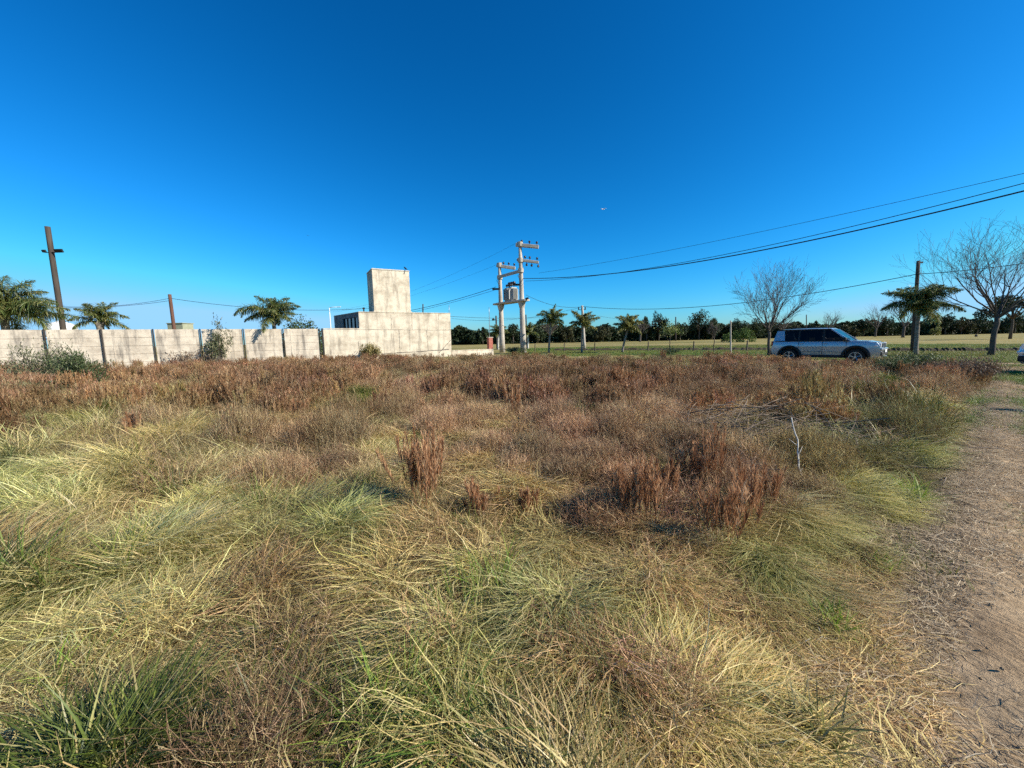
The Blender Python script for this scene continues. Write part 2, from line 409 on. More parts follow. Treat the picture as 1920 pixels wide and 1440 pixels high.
# construction joints and cracks standing 3 mm proud
def seam(x0, z0, x1, z1, wd=.025, n=14, amp=.02):
    for k in range(n):
        t0, t1 = k / n, (k + 1) / n
        a = (x0 + (x1 - x0) * t0 + seam.e[0], z0 + (z1 - z0) * t0 + seam.e[1])
        e = (rnd.uniform(-amp, amp), rnd.uniform(-amp, amp)); seam.e = e
        b = (x0 + (x1 - x0) * t1 + e[0], z0 + (z1 - z0) * t1 + e[1])
        d = Vector((b[0] - a[0], b[1] - a[1])).normalized(); nn = Vector((-d.y, d.x)) * wd * rnd.uniform(.3, .8)
        mb.face([(a[0] - nn.x, -.004, a[1] - nn.y), (b[0] - nn.x, -.004, b[1] - nn.y), (b[0] + nn.x, -.004, b[1] + nn.y), (a[0] + nn.x, -.004, a[1] + nn.y)])
seam.e = (0, 0)
def W(px, py): return sfront(px, py)
for q in [((676, 618), (845, 619), .025), ((733, 590), (734, 618), .02), ((772, 588), (773, 618), .022), ((748, 619), (750, 662), .03), ((768, 619), (769, 658), .025), ((800, 619), (803, 658), .025), ((822, 587), (822, 600), .02),
          ((672, 640), (674, 665), .03), ((715, 664), (842, 655), .06), ((823, 662), (845, 638), .05)]:
    (a, b, wd) = q; A = W(*a); B = W(*b); seam(A[0], A[1], B[0], B[1], wd)
mb.build("front_wall", [M_plaster, M_seam], house)
# side wall with its wide dark opening, skewed
def side(mbx, t0, t1, z0, z1, off=0.0, th=.2):
    x = lambda t, o: sL - t * SK + o
    pts = []
    for z in (z0, z1):
        pts += [(x(t0, off), .2 + t0, z), (x(t1, off), .2 + t1, z), (x(t1, off + th), .2 + t1, z), (x(t0, off + th), .2 + t0, z)]
    n = len(mbx.v); mbx.v += pts
    for f in ((0, 1, 2, 3), (7, 6, 5, 4), (0, 4, 5, 1), (1, 5, 6, 2), (2, 6, 7, 3), (3, 7, 4, 0)):
        mbx.f.append(tuple(n + k for k in f)); mbx.m.append(mbx.mi)
hw = 3.55
mb = MB(); side(mb, 0, .25, 0, hT - .06); side(mb, .25, 3.4, hw, hT - .06); side(mb, 3.4, DEP, 0, hT - .06); side(mb, .25, 3.4, 0, 1.1)
M_shade = wall_mat("shaded cement render", (.30, .29, .28), (.22, .21, .20), (.12, .12, .11))  # darker copy of the render: side wall's shade put into the colour
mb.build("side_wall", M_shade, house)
mb = MB(); side(mb, .25, 3.4, 1.1, hw, .12, .03); gl = mb.build("window", M_glass, house)
mb = MB()
for t in (.25, 1.0, 1.8, 2.6, 3.33): side(mb, t, t + .05, 1.1, hw, .05, .06)
mb.build("window_frame", M_dark, gl)
mb = MB(); mb.box(((sL + sR) / 2, DEP + .1, hT / 2 - .03), (sR - sL, .2, hT - .06)); mb.box((sR - .1, DEP / 2 + .1, hT / 2 - .03), (.2, DEP - .2, hT - .06))
mb.build("back_wall", M_plaster, house)
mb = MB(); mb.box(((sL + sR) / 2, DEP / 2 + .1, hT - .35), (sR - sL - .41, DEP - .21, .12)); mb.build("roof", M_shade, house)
mb = MB(); mb.box(((sL + sR) / 2, .1, hT - .03), (sR - sL + .04, .26, .06)); side(mb, .03, DEP, hT - .06, hT, -.03, .26)
mb.build("parapet_cap", M_plaster, house, bevel=.01)
# tower
tL, hTL = W(697, 503); tR, hTR = W(767, 509)
tw = thing  # (unused alias)
hTow = (hTL + hTR) / 2
mb = MB()
mb.box(((tL + tR) / 2, 1.33, (hT + hTow) / 2), (tR - tL, 2.6, hTow - hT - .1))
tow = mb.build("water_tank_tower", M_plaster, house, bevel=.02)
mb = MB(); mb.box(((tL + tR) / 2, 1.33, hTow - .0), (tR - tL + .05, 2.66, .1)); mb.build("tower_cap", mat("pale cap mortar", (.62, .58, .5), (.42, .38, .3), 5, .9), tow, bevel=.015)
mb = MB(); mb.box(((tL + tR) / 2, 1.33, hT + .02), (tR - tL + .1, 2.7, .14)); mb.build("tower_footing", M_plaster, tow, bevel=.02)
mb = MB(); x = W(673, 588)[0] + .5; mb.tube([(x, .8, hT - .3), (x, .8, hT + .3)], .05); mb.tube([(x - .08, .8, hT + .32), (x + .08, .8, hT + .32)], .07)
mb.build("vent_pipe", M_post, house)
# plain rendered stretch of wall joining panels and house
sj = .27
gw = thing("rendered_wall", "short stretch of plastered wall between the panel wall and the house", "wall", (p599.x, p599.y, 0), TH)
mb = MB(); mb.box(((sj + sL) / 2 - .003, .1, WH / 2 - .03), (sL - sj - .01, .2, WH - .06)); mb.build("wall_body", M_plaster, gw)
mb = MB(); mb.box(((sj + sL) / 2 - .003, .1, WH), (sL - sj - .01, .24, .06)); mb.build("coping", M_plaster, gw, bevel=.01)
# low wall, then its brick pillar
lw_e = W(925, 655)[0]
lw = thing("low_wall", "low rendered garden wall running on from the house corner", "wall", (p599.x, p599.y, 0), TH)
mb = MB(); mb.box(((sR + lw_e) / 2 + .02, .1, .28), (lw_e - sR - .02, .2, .56)); mb.build("wall_body", M_plaster, lw)
mb = MB(); mb.box(((sR + lw_e) / 2 + .02, .1, .59), (lw_e - sR - .02, .26, .06)); mb.build("coping", M_plaster, lw, bevel=.01)
def brick_mat():
    m, t, b = newmat("red brick"); b.inputs["Roughness"].default_value = .9
    tc = t.nodes.new("ShaderNodeTexCoord"); br = t.nodes.new("ShaderNodeTexBrick"); mp = t.nodes.new("ShaderNodeMapping")
    mp.inputs["Rotation"].default_value = (R(90), 0, 0)
    t.links.new(tc.outputs["Object"], mp.inputs[0]); t.links.new(mp.outputs[0], br.inputs[0])
    br.inputs["Scale"].default_value = 4; br.inputs["Color1"].default_value = (.42, .10, .06, 1); br.inputs["Color2"].default_value = (.30, .07, .045, 1); br.inputs["Mortar"].default_value = (.35, .25, .2, 1)
    t.links.new(br.outputs[0], b.inputs["Base Color"]); return m
M_brick = brick_mat()
c = Vector((p599.x, p599.y)) + WD * (lw_e - .18)
pl = thing("brick_pillar", "red brick gate pillar at the end of the low wall", "pillar", (c.x, c.y, 0), TH)
MB().box((0, .33, .85), (.42, .42, 1.7)).build("pillar_shaft", M_brick, pl, bevel=.01)
MB().box((0, .33, 1.73), (.5, .5, .06)).build("pillar_cap", M_plaster, pl, bevel=.01)
# dark bird perched on the tower
def bird_mesh(flying, s=1.0):
    mb = MB()
    mb.tube([(-.17 * s, 0, .0), (-.08 * s, 0, .02 * s), (0, 0, .04 * s), (.08 * s, 0, .05 * s), (.12 * s, 0, .075 * s), (.155 * s, 0, .08 * s), (.19 * s, 0, .075 * s)],
            [.012 * s, .04 * s, .055 * s, .05 * s, .032 * s, .03 * s, .004 * s], 8)
    mb.box((-.22 * s, 0, -.005 * s), (.13 * s, .05 * s, .01 * s))
    if flying:
        for k in (-1, 1):
            mb.v += [(.07 * s, k * .04 * s, .05 * s), (-.06 * s, k * .04 * s, .05 * s), (-.04 * s, k * .25 * s, .14 * s), (.09 * s, k * .25 * s, .15 * s), (-.02 * s, k * .5 * s, .09 * s), (.02 * s, k * .5 * s, .1 * s)]
            n = len(mb.v) - 6; mb.f += [(n, n + 1, n + 2, n + 3), (n + 3, n + 2, n + 4, n + 5)]; mb.m += [0, 0]
    else:
        for k in (-.02, .02): mb.tube([(.01 * s, k, .0), (.015 * s, k, -.09 * s)], .005, 5)
    return mb
M_bird = mat("dark feathers", (.02, .02, .022), rough=.7)
M_gull = mat("white feathers", (.75, .75, .74), (.5, .5, .5), rough=.7)
c = Vector((p599.x, p599.y)) + WD * (tR - .3)
b_ = bird_mesh(False, 1.25).build("perched_bird", M_bird, smooth=True); b_.location = (c.x, c.y, hTow + .16); b_.rotation_euler = (R(0), R(-25), 2.6)
tag(b_, "small dark bird perched on the tower's top right corner", "bird")
for (px, py, Y, lab, s_, mm, rz) in [(1131, 393, 60, "pale gull flying in the blue sky right of the transformer poles", 1.3, M_gull, .6), (577, 442, 95, "tiny far bird flying left of the tower", 1.0, M_bird, 2.0)]:
    o = bird_mesh(True, s_).build("flying_bird", mm, smooth=True); o.location = P(px, py, Y); o.rotation_euler = (R(12), 0, rz)
    tag(o, lab, "bird", "birds in the sky")

# ------------------------------------------------------------------ things behind the wall
M_wood = mat("weathered pole wood", (.09, .07, .055), (.04, .032, .027), scale=4, stretch=(3, 3, .25), bump=.6, rough=.9)
M_blackm = mat("black metal", (.02, .02, .022), rough=.5)
M_steel = mat("galvanised steel", (.35, .36, .37), (.25, .26, .27), rough=.45, metal=.8)
M_porc = mat("dark porcelain", (.035, .02, .018), rough=.25, spec=.6)
M_conc = wall_mat("cast concrete pole", (.52, .47, .40), (.40, .36, .30), (.26, .24, .21), .4)
M_white = mat("white paint", (.74, .74, .72), (.6, .6, .58), rough=.6)
M_wire = mat("black cable", (.015, .015, .018), rough=.6)
POLE_TOPS = {}
def pole(name, label, top, bottom_px, Y, r0, r1, m, group=None, hidden=True, key=None):
    """a straight pole from the ground to a pixel; the lean comes from the photo"""
    T = P(top[0], top[1], Y); B1 = P(bottom_px[0], bottom_px[1], Y)
    d = (B1 - T); k = (T.z) / (T.z - B1.z) if abs(T.z - B1.z) > .01 else 1
    base = T + d * k
    t = thing(name, label, "pole", (base.x, base.y, 0), 0, group)
    v = T - base; n = 7
    MB().tube([v * (i / n) for i in range(n + 1)], [r0 + (r1 - r0) * i / n for i in range(n + 1)], 10).build("shaft", m, t, smooth=True)
    if key: POLE_TOPS[key] = T
    return t, v
t, v = pole("wooden_pole", "tall leaning wooden pole with two floodlights behind the wall", (89, 425), (118, 614), 31, .19, .16, M_wood, key='L')
fl = v * .83
for sx, wd, dz in ((-.42, .26, .0), (.62, .62, 0)):
    mb = MB(); mb.box((fl.x + sx + (.1 if sx > 0 else 0), fl.y - .12, fl.z + dz), (wd, .12, .26 if sx > 0 else .2), tilt=Matrix.Rotation(R(25), 3, 'X'))
    f_ = mb.build("floodlight", M_blackm, t, bevel=.02)
    MB().tube([(fl.x, fl.y, fl.z - .1), (fl.x + sx, fl.y - .1, fl.z - .1)], .03, 6).build("bracket", M_blackm, f_)
pole("wooden_pole", "short wooden pole carrying a thin wire behind the panel wall", (318, 552), (326, 613), 52, .22, .19, mat("reddish pole wood", (.16, .075, .05), (.08, .04, .03), scale=4, stretch=(3, 3, .3), rough=.9), key='L2')
# white water tank and pale box
p = P(113, 606, 36)
t = thing("water_tank", "white rounded water tank behind the wall beside the leaning pole", "tank", (p.x, p.y, 0))
prof = [(0.0, 0), (.02, .1), (.62, .2), (.8, .5), (.8, 1.1), (.65, 1.5), (.3, 1.7), (0.22, 1.72), (.22, 1.8), (0, 1.8)]
mb = MB(); n = 20
for i in range(len(prof) - 1):
    for k in range(n):
        a0, a1 = 2 * math.pi * k / n, 2 * math.pi * (k + 1) / n; (r0, z0), (r1, z1) = prof[i], prof[i + 1]
        q = [(r0 * math.cos(a0), r0 * math.sin(a0), z0), (r0 * math.cos(a1), r0 * math.sin(a1), z0), (r1 * math.cos(a1), r1 * math.sin(a1), z1), (r1 * math.cos(a0), r1 * math.sin(a0), z1)]
        mb.face(q)
mb.v = [(x * 1.35, y * 1.35, z + p.z - 1.6) for x, y, z in mb.v]; mb.build("tank_body", M_white, t, smooth=True)
mb = MB()
for a in (-.6, .6):
    for b2 in (-.6, .6): mb.box((a, b2, (p.z - 1.45) / 2), (.12, .12, p.z - 1.45))
mb.box((0, 0, p.z - 1.44), (1.6, 1.6, .1)); mb.build("stand", M_steel, t)
p = P(338, 607, 60)
t = thing("utility_shed", "small pale green shed top showing above the panel wall", "shed", (p.x, p.y, 0))
M_shed = mat("pale green render", (.34, .35, .24), (.25, .26, .18), 3)
MB().box((0, 0, p.z / 2), (2.3, 2.0, p.z)).build("shed_wall", M_shed, t); MB().box((0, 0, p.z + .05), (2.5, 2.2, .1)).build("roof", M_shed, t, bevel=.01)
# street lamp arm behind house, thin masts
p = P(620, 612, 60); T = P(619, 577, 60)
t = thing("street_lamp", "thin white street lamp with a short arm left of the house", "street lamp", (p.x, p.y, 0))
MB().tube([(0, 0, 0), (0, 0, T.z)], [.09, .06], 8).build("mast", M_white, t, smooth=True)
MB().tube([(0, 0, T.z), (.5, 0, T.z + .08), (1.3, 0, T.z + .1)], [.05, .04, .04], 6).build("arm", M_white, t, smooth=True)
MB().box((1.5, 0, T.z + .1), (.55, .2, .1)).build("lamp_head", M_white, t, bevel=.03)
pole("wooden_pole", "far dark pole poking up behind the house roof", (793, 570), (793, 586), 70, .12, .1, M_wood)
pole("metal_mast", "thin metal mast above the right end of the house", (842, 572), (842, 587), 60, .05, .04, M_steel)
pole("metal_mast", "thin tall mast rising beside the brick pillar", (917, 576), (918, 632), 60, .06, .04, M_steel)
t, v = pole("wooden_pole", "dark pole with a lamp left of the transformer poles", (930, 592), (932, 650), 62, .14, .12, M_wood)
MB().box((v.x - .25, 0, v.z - .6), (.5, .06, .06)).build("arm", M_blackm, t)
MB().tube([(v.x - .45, 0, v.z - .75), (v.x - .45, 0, v.z - .5), (v.x - .45, 0, v.z - .4)], [.2, .2, .06], 8).build("lamp_head", M_blackm, t)
pole("wooden_pole", "thin dark pole just right of the transformer poles", (986, 590), (988, 640), 62, .13, .1, M_wood)
pole("wooden_pole", "tiny far pole standing in the tree line", (1267, 594), (1267, 640), 125, .2, .17, M_wood)
pole("wooden_pole", "far thin pole above the wood behind the silver car", (1512, 590), (1512, 620), 118, .16, .12, M_wood)

# pole of the road line just beyond the right edge: its shadow lies across the track
t = thing("wooden_pole", "dark pole just past the right edge whose shadow crosses the dirt track", "pole", (18.8, 3.6, 0))
MB().tube([(0, 0, -.2), (.02, 0, 3.5), (0, 0, 7.0)], [.16, .14, .12], 10).build("shaft", M_wood, t, smooth=True)
# ------------------------------------------------------------------ transformer structure
A = P(942, 660, 44.5); A.z = 0; B = P(981.5, 663, 41.5); B.z = 0
tr = thing("transformer_station", "pole mounted transformer on a platform between two tall concrete poles", "transformer", ((A.x + B.x) / 2, (A.y + B.y) / 2, 0))
O = tr.location.copy()
zc = lambda px, py, Y: P(px, py, Y).z
At = P(936.5, 497, 44.5); Bt = P(975, 457, 41.5)
def lp(p): return Vector(p) - O
def line_at(b, t, z): k = z / t.z; return lp(Vector((b.x + (t.x - b.x) * k, b.y + (t.y - b.y) * k, z)))
for b_, t_ in ((A, At), (B, Bt)):
    MB().tube([line_at(b_, t_, t_.z * i / 6) for i in range(7)], [.34 - .17 * i / 6 for i in range(7)], 14).build("pole", M_conc, tr, smooth=True)
d = Vector((B.x - A.x, B.y - A.y, 0)).normalized()
def insul(mb, p, s=1.0, down=False):
    k = -1 if down else 1
    mb.tube([p, p + Vector((0, 0, k * .1 * s)), p + Vector((0, 0, k * .12 * s)), p + Vector((0, 0, k * .17 * s)), p + Vector((0, 0, k * .19 * s)), p + Vector((0, 0, k * .27 * s)), p + Vector((0, 0, k * .3 * s))],
            [.02 * s, .02 * s, .09 * s, .06 * s, .1 * s, .08 * s, .03 * s], 8)
tops = {}
def crossarm(px0, py0, px1, py1, Y0, Y1, size, ins=(), down=(), key=None):
    a = lp(P(px0, py0, Y0)); b = lp(P(px1, py1, Y1))
    dd = (b - a); L = dd.length; rz = math.atan2(dd.y, dd.x); el = math.asin(dd.z / L)
    mb = MB(); M_ = Matrix.Rotation(rz, 3, 'Z') @ Matrix.Rotation(-el, 3, 'Y'); mb.box(tuple((a + b) / 2), (L, size[0], size[1]), tilt=M_)
    o = mb.build("crossarm", M_conc, tr, bevel=.03); lst = []
    for t0 in ins:
        mb = MB(); q = a + dd * t0 + Vector((0, 0, size[1] / 2)); insul(mb, q, 1.25); mb.build("insulator", M_porc, o, smooth=True); lst.append(q + O + Vector((0, 0, .35)))
    for t0 in down:
        mb = MB(); q = a + dd * t0 - Vector((0, 0, size[1] / 2)); insul(mb, q, 1.3, True); mb.build("fuse_cutout", M_porc, o, smooth=True)
    if key: tops[key] = lst
    return o
crossarm(967, 459, 1010, 463, 41.5, 41.2, (.34, .34), (.27, .6, .92), key='top')
crossarm(969, 487, 1010, 492, 41.5, 41.2, (.26, .26), (.38, .6, .93), (.45, .68, .98), key='mid')
crossarm(931, 498, 966, 503, 44.5, 44.2, (.32, .32), (.38, .66, .95), key='low')
crossarm(933, 520, 980, 507, 44.6, 41.4, (.2, .3))
# collars
for b_, t_, zs in ((A, At, (At.z - .0, zc(936, 520, 44.5))), (B, Bt, (Bt.z - .05, zc(975, 488, 41.5), zc(976, 507, 41.5)))):
    for z in zs:
        c = line_at(b_, t_, z); MB().tube([c - Vector((0, 0, .22)), c + Vector((0, 0, .22))], .3, 12).build("collar", M_conc, tr)
# platform slab
pz = zc(950, 567, 43)
a = line_at(A, At, pz); b = line_at(B, Bt, pz); cc = (a + b) / 2; rz = math.atan2((b - a).y, (b - a).x)
dd = (b - a); el = 0
pf = MB()
u = dd.normalized(); nv = Vector((-u.y, u.x, 0)); n0 = a - u * 1.1; n1 = b + u * .9
for off, hw_, zz, hh in ((0, .62, 0, .18),):
    for s0, s1, w0, w1 in ((0, .25, .35, .62), (.25, .75, .62, .62), (.75, 1, .62, .35)):
        q0 = n0.lerp(n1, s0); q1 = n0.lerp(n1, s1); k = len(pf.v)
        for z in (-hh / 2, hh / 2):
            for q, w_ in ((q0, w0), (q1, w1)):
                pf.v += [tuple(q + nv * w_ + Vector((0, 0, z))), tuple(q - nv * w_ + Vector((0, 0, z)))]
        for f in ((0, 1, 3, 2), (6, 7, 5, 4), (0, 2, 6, 4), (3, 1, 5, 7), (1, 0, 4, 5), (2, 3, 7, 6)):
            pf.f.append(tuple(k + i for i in f)); pf.m.append(0)
plat = pf.build("platform", M_conc, tr, bevel=.02)
# haunches under the platform
for c in (a, b): MB().tube([c - Vector((0, 0, .75)), c - Vector((0, 0, .1))], [.27, .42], 12).build("corbel", M_conc, plat)
for c in (n0 + u * .1, n1 - u * .05):
    mb = MB(); mb.tube([c + nv * -.2 + Vector((0, 0, .12)), c + u * .25 * (1 if c is not n0 else -1) + Vector((0, 0, .16))], [.09, .11], 8); 
mb.build("cable_terminal", M_blackm, plat)
# transformer tank with cooling fins and bushings
M_tank = mat("grey transformer paint", (.42, .42, .40), (.33, .33, .31), rough=.5)
c = cc + Vector((0, 0, .09 + .75)); rz_t = rz
mb = MB(); mb.box(tuple(c), (1.25, .75, 1.45), rz=rz_t); tank = mb.build("transformer_tank", M_tank, tr, bevel=.03)
mb = MB()
for k in range(9):
    for sgn in (-1, 1):
        q = c + u * (-.5 + k * .125) + nv * (sgn * .5); mb.box(tuple(q), (.03, .26, 1.15), rz=rz_t)
for k in range(5):
    for sgn in (-1, 1):
        q = c + nv * (-.26 + k * .13) + u * (sgn * .74); mb.box(tuple(q), (.24, .03, 1.15), rz=rz_t)
mb.build("cooling_fins", M_tank, tank)
for k in (-.4, 0, .4):
    mb = MB(); insul(mb, c + u * k + nv * .15 + Vector((0, 0, .72)), 2.2); mb.build("bushing", M_porc, tank, smooth=True)
for k in (-.45, -.15, .15, .45):
    mb = MB(); insul(mb, c + u * k - nv * .2 + Vector((0, 0, .72)), 1.3); mb.build("bushing", M_porc, tank, smooth=True)
# cable spreader boxes on the poles
for b_, t_, z, s_ in ((A, At, zc(938, 542, 44.5), -1), (B, Bt, zc(975, 534, 41.5), -1)):
    q = line_at(b_, t_, z); MB().box((q.x - .45, q.y - .1, q.z), (.9, .22, .2)).build("switch_box", M_blackm, tr, bevel=.02)
    MB().tube([(q.x, q.y - .3, q.z + .1), (q.x - .35, q.y - .5, q.z + .9), (q.x + .2, q.y - .4, q.z + 1.2)], .03, 5).build("jumper_cable", M_wire, tr)

# ------------------------------------------------------------------ cables
def cable(pts, r, sag, label, group=None, n=28, name="overhead_cable"):
    """hangs through the given support points"""
    mb = MB(); run = []
    for a, b in zip(pts[:-1], pts[1:]):
        a = Vector(a); b = Vector(b)
        for k in range(n + (b is pts[-1])):
            t = k / n; p = a.lerp(b, t); p.z -= sag * 4 * t * (1 - t); run.append(p)
    run.append(Vector(pts[-1]))
    o0 = run[0].copy()
    mb.tube([p - o0 for p in run], r, 5); o = mb.build(name, M_wire, smooth=True); o.location = o0
    return tag(o, label, "cable", group)
gc = "cables along the road"
def end_at(px, py, Y, start):          # prolong past the frame
    e = P(px, py, Y); s = Vector(start); return e
b22 = P(981, 522, 41.4)
def cable_through(a, mid_px, mid_Y, end_px, end_Y, r, label):
    """parabola from a through two seen points, prolonged beyond the last"""
    a = Vector(a); m_ = P(*mid_px, mid_Y); e = P(*end_px, end_Y)
    D = (e - a); D.z = 0; L = D.length; D.normalize()
    sm = (m_ - a).dot(D)
    # z = za + p s + q s^2
    z1, z2 = m_.z - a.z, e.z - a.z
    q = (z2 / L - z1 / sm) / (L - sm); p_ = z1 / sm - q * sm
    run = [a + D * s + Vector((0, 0, p_ * s + q * s * s)) for s in np.linspace(0, L * 1.22, 50)]
    mb = MB(); mb.tube([p - a for p in run], r, 6); o = mb.build("overhead_cable", M_wire, smooth=True); o.location = a
    return tag(o, label, "cable", gc)
def midY(px, Ya, pxa, Ye, pxe):        # depth on the straight plan line between two seen ends
    ra, re, rm = (pxa - 960) / FPX, (pxe - 960) / FPX, (px - 960) / FPX
    Xa, Xe = ra * Ya, re * Ye; t = (rm * Ya - Xa) / ((Xe - Xa) - rm * (Ye - Ya)); return Ya + (Ye - Ya) * t
for (a, mp, ep, r, lab) in [
    (b22, (1350, 485), (1920, 358), .034, "thick twisted black cable, lowest of the three sweeping up to the right edge"),
    (P(985, 527, 41.4), (1350, 480), (1920, 343.5), .018, "middle of the three cables sweeping up to the right edge"),
    (P(1010, 512, 41.2), (1350, 449), (1920, 325), .011, "thin uppermost cable sweeping up to the right edge")]:
    cable_through(a, mp, midY(mp[0], 41.4, 985, 17, 1920), ep, 17, r, lab)
cable_l = [(P(930, 538, 44.5), P(700, 592, 62), .03, .5, "thick black cable dropping from the transformer toward the house"),
           (P(930, 543, 44.5), P(690, 599, 62), .02, .4, "lower black cable dropping from the transformer toward the house"),
           (tops['top'][0], P(640, 580, 75), .009, 1.2, "faint high wire running left from the tall pole's top arm"),
           (tops['low'][0], P(620, 585, 75), .009, 1.0, "faint high wire running left from the shorter pole's arm")]
for a, b, r, s, lab in cable_l: cable([a, b], r, s, lab, gc)
# low line on wooden poles beyond the road
t, v = pole("concrete_pole", "slim concrete pole with brackets behind the palms right of the transformer", (1091.5, 573), (1096, 657), 50, .2, .14, M_conc, key='C')
for sx in (-.45, .4):
    mb = MB(); mb.tube([(v.x, v.y, v.z - .55), (v.x + sx, v.y, v.z - .5)], .04, 6); mb.tube([(v.x + sx, v.y, v.z - .55), (v.x + sx, v.y, v.z - .2)], .07, 8)
    mb.build("bracket", M_blackm, t)
t, v = pole("wooden_pole", "dark wooden pole standing behind the palm near the right edge", (1722, 489), (1711, 655), 27.5, .13, .1, M_wood, key='R')
MB().box((v.x + .08, v.y - .05, v.z - .12), (.35, .08, .1)).build("bracket", M_blackm, t)
C_, R_ = POLE_TOPS['C'], POLE_TOPS['R']
cable([P(986, 553, 41.5), C_ - Vector((.2, 0, .15))], .02, .5, "cable drooping from the transformer pole to the slim concrete pole", gc)
cable([C_ - Vector((0, 0, .1)), R_ - Vector((0, 0, .9))], .024, 1.15, "long cable from the slim concrete pole to the wooden pole at right", gc)
cable([R_ - Vector((0, 0, .9)), P(1960, 488, 23)], .022, .1, "cable leaving the right wooden pole past the bare tree", gc)
cable([POLE_TOPS['L2'] - Vector((0, 0, .5)), P(690, 578, 62), P(1040, 594, 80)], .028, .8, "thin wire from the short wooden pole to behind the tower", gc)
cable([POLE_TOPS['L2'] - Vector((0, 0, .5)), P(118, 575, 50)], .024, .4, "upper of two wires between the short pole and the left palm", gc)
cable([POLE_TOPS['L2'] - Vector((0, 0, .8)), P(100, 577, 46)], .024, .3, "lower of two wires between the short pole and the left palm", gc)
cable([P(847, 597, 60), P(1093, 575, 50)], .016, .9, "faint low wire right of the house behind the transformer poles", gc)
cable([P(1096, 588, 50), P(1240, 603, 75)], .014, .3, "thin wire running down from the slim pole to the far trees", gc)

# ------------------------------------------------------------------ foliage tools
class Leaves:
    """collects blades / leaves as ribbons; one random colour value per blade"""
    def __init__(s, seed): s.rng = np.random.default_rng(seed); s.V = []; s.Fc = []; s.B = []; s.n = 0
    def ribbons(s, base, phi, th0, curl, L, wd, S=4, power=1.3, zmin=None, bl=None, face=None, shape='blade', wob=0.0):
        r = s.rng; N = len(L); base = np.asarray(base, float).reshape(N, 3)
        P_ = np.zeros((N, S + 1, 3)); P_[:, 0] = base; ph = np.array(phi, float)
        for i in range(S):
            th = th0 + curl * ((i + .5) / S) ** power
            ph = ph + (r.normal(0, wob, N) if wob else 0)
            d = np.stack([np.sin(th) * np.cos(ph), np.sin(th) * np.sin(ph), np.cos(th)], 1)
            P_[:, i + 1] = P_[:, i] + d * (L / S)[:, None]
        if zmin is not None: P_[:, :, 2] = np.maximum(P_[:, :, 2], zmin)
        a = phi + math.pi / 2 + (r.normal(0, .6, N) if face is None else face)
        side = np.stack([np.cos(a), np.sin(a), r.normal(0, .25, N)], 1)
        t = np.linspace(0, 1, S + 1)
        prof = {'blade': (1 - t ** 2 * .92) * (.75 + .5 * t), 'stem': 1 - .6 * t, 'leaf': np.sin(np.pi * (t * .86 + .12)) + .02}[shape]
        wv = (wd[:, None] * prof[None])[..., None] * side[:, None, :] * .5
        V = np.stack([P_ - wv, P_ + wv], 2).reshape(N, -1, 3)
        k = np.arange(S) * 2; q = np.stack([k, k + 1, k + 3, k + 2], 1)
        F = (np.arange(N) * (2 * (S + 1)))[:, None, None] + q[None] + s.n
        s.V.append(V.reshape(-1, 3)); s.Fc.append(F.reshape(-1, 4))
        b = r.random(N) if bl is None else bl
        s.B.append(np.repeat(b, 2 * (S + 1))); s.n += N * 2 * (S + 1)
        return P_
    def quads(s, c, size, bl=None, flat=1.0):
        r = s.rng; N = len(c); a = r.normal(size=(N, 3)); a /= np.linalg.norm(a, axis=1)[:, None]
        b = r.normal(size=(N, 3)); b -= a * (a * b).sum(1)[:, None]; b /= np.linalg.norm(b, axis=1)[:, None]
        a = a * size[:, None] * .5; b = b * size[:, None] * .32 * flat
        V = np.stack([c - a, c - b, c + a, c + b], 1)
        F = np.arange(N * 4).reshape(N, 4) + s.n; s.n += N * 4
        s.V.append(V.reshape(-1, 3)); s.Fc.append(F); s.B.append(np.repeat(r.random(N) if bl is None else bl, 4))
    def mesh(s, name, m):
        V = np.concatenate(s.V); F = np.concatenate(s.Fc); me = bpy.data.meshes.new(name)
        me.vertices.add(len(V)); me.vertices.foreach_set("co", V.ravel())
        me.loops.add(F.size); me.loops.foreach_set("vertex_index", F.ravel().astype(np.int32))
        me.polygons.add(len(F)); me.polygons.foreach_set("loop_start", np.arange(0, F.size, 4, dtype=np.int32))
        me.update(calc_edges=True)
        a = me.attributes.new("bl", 'FLOAT', 'POINT'); a.data.foreach_set("value", np.concatenate(s.B).astype(np.float32))
        me.materials.append(m); return me
    def build(s, name, m, parent=None, loc=None):
        o = bpy.data.objects.new(name, s.mesh(name, m)); scene.collection.objects.link(o)
        if parent: o.parent = parent
        if loc is not None: o.location = loc
        return o

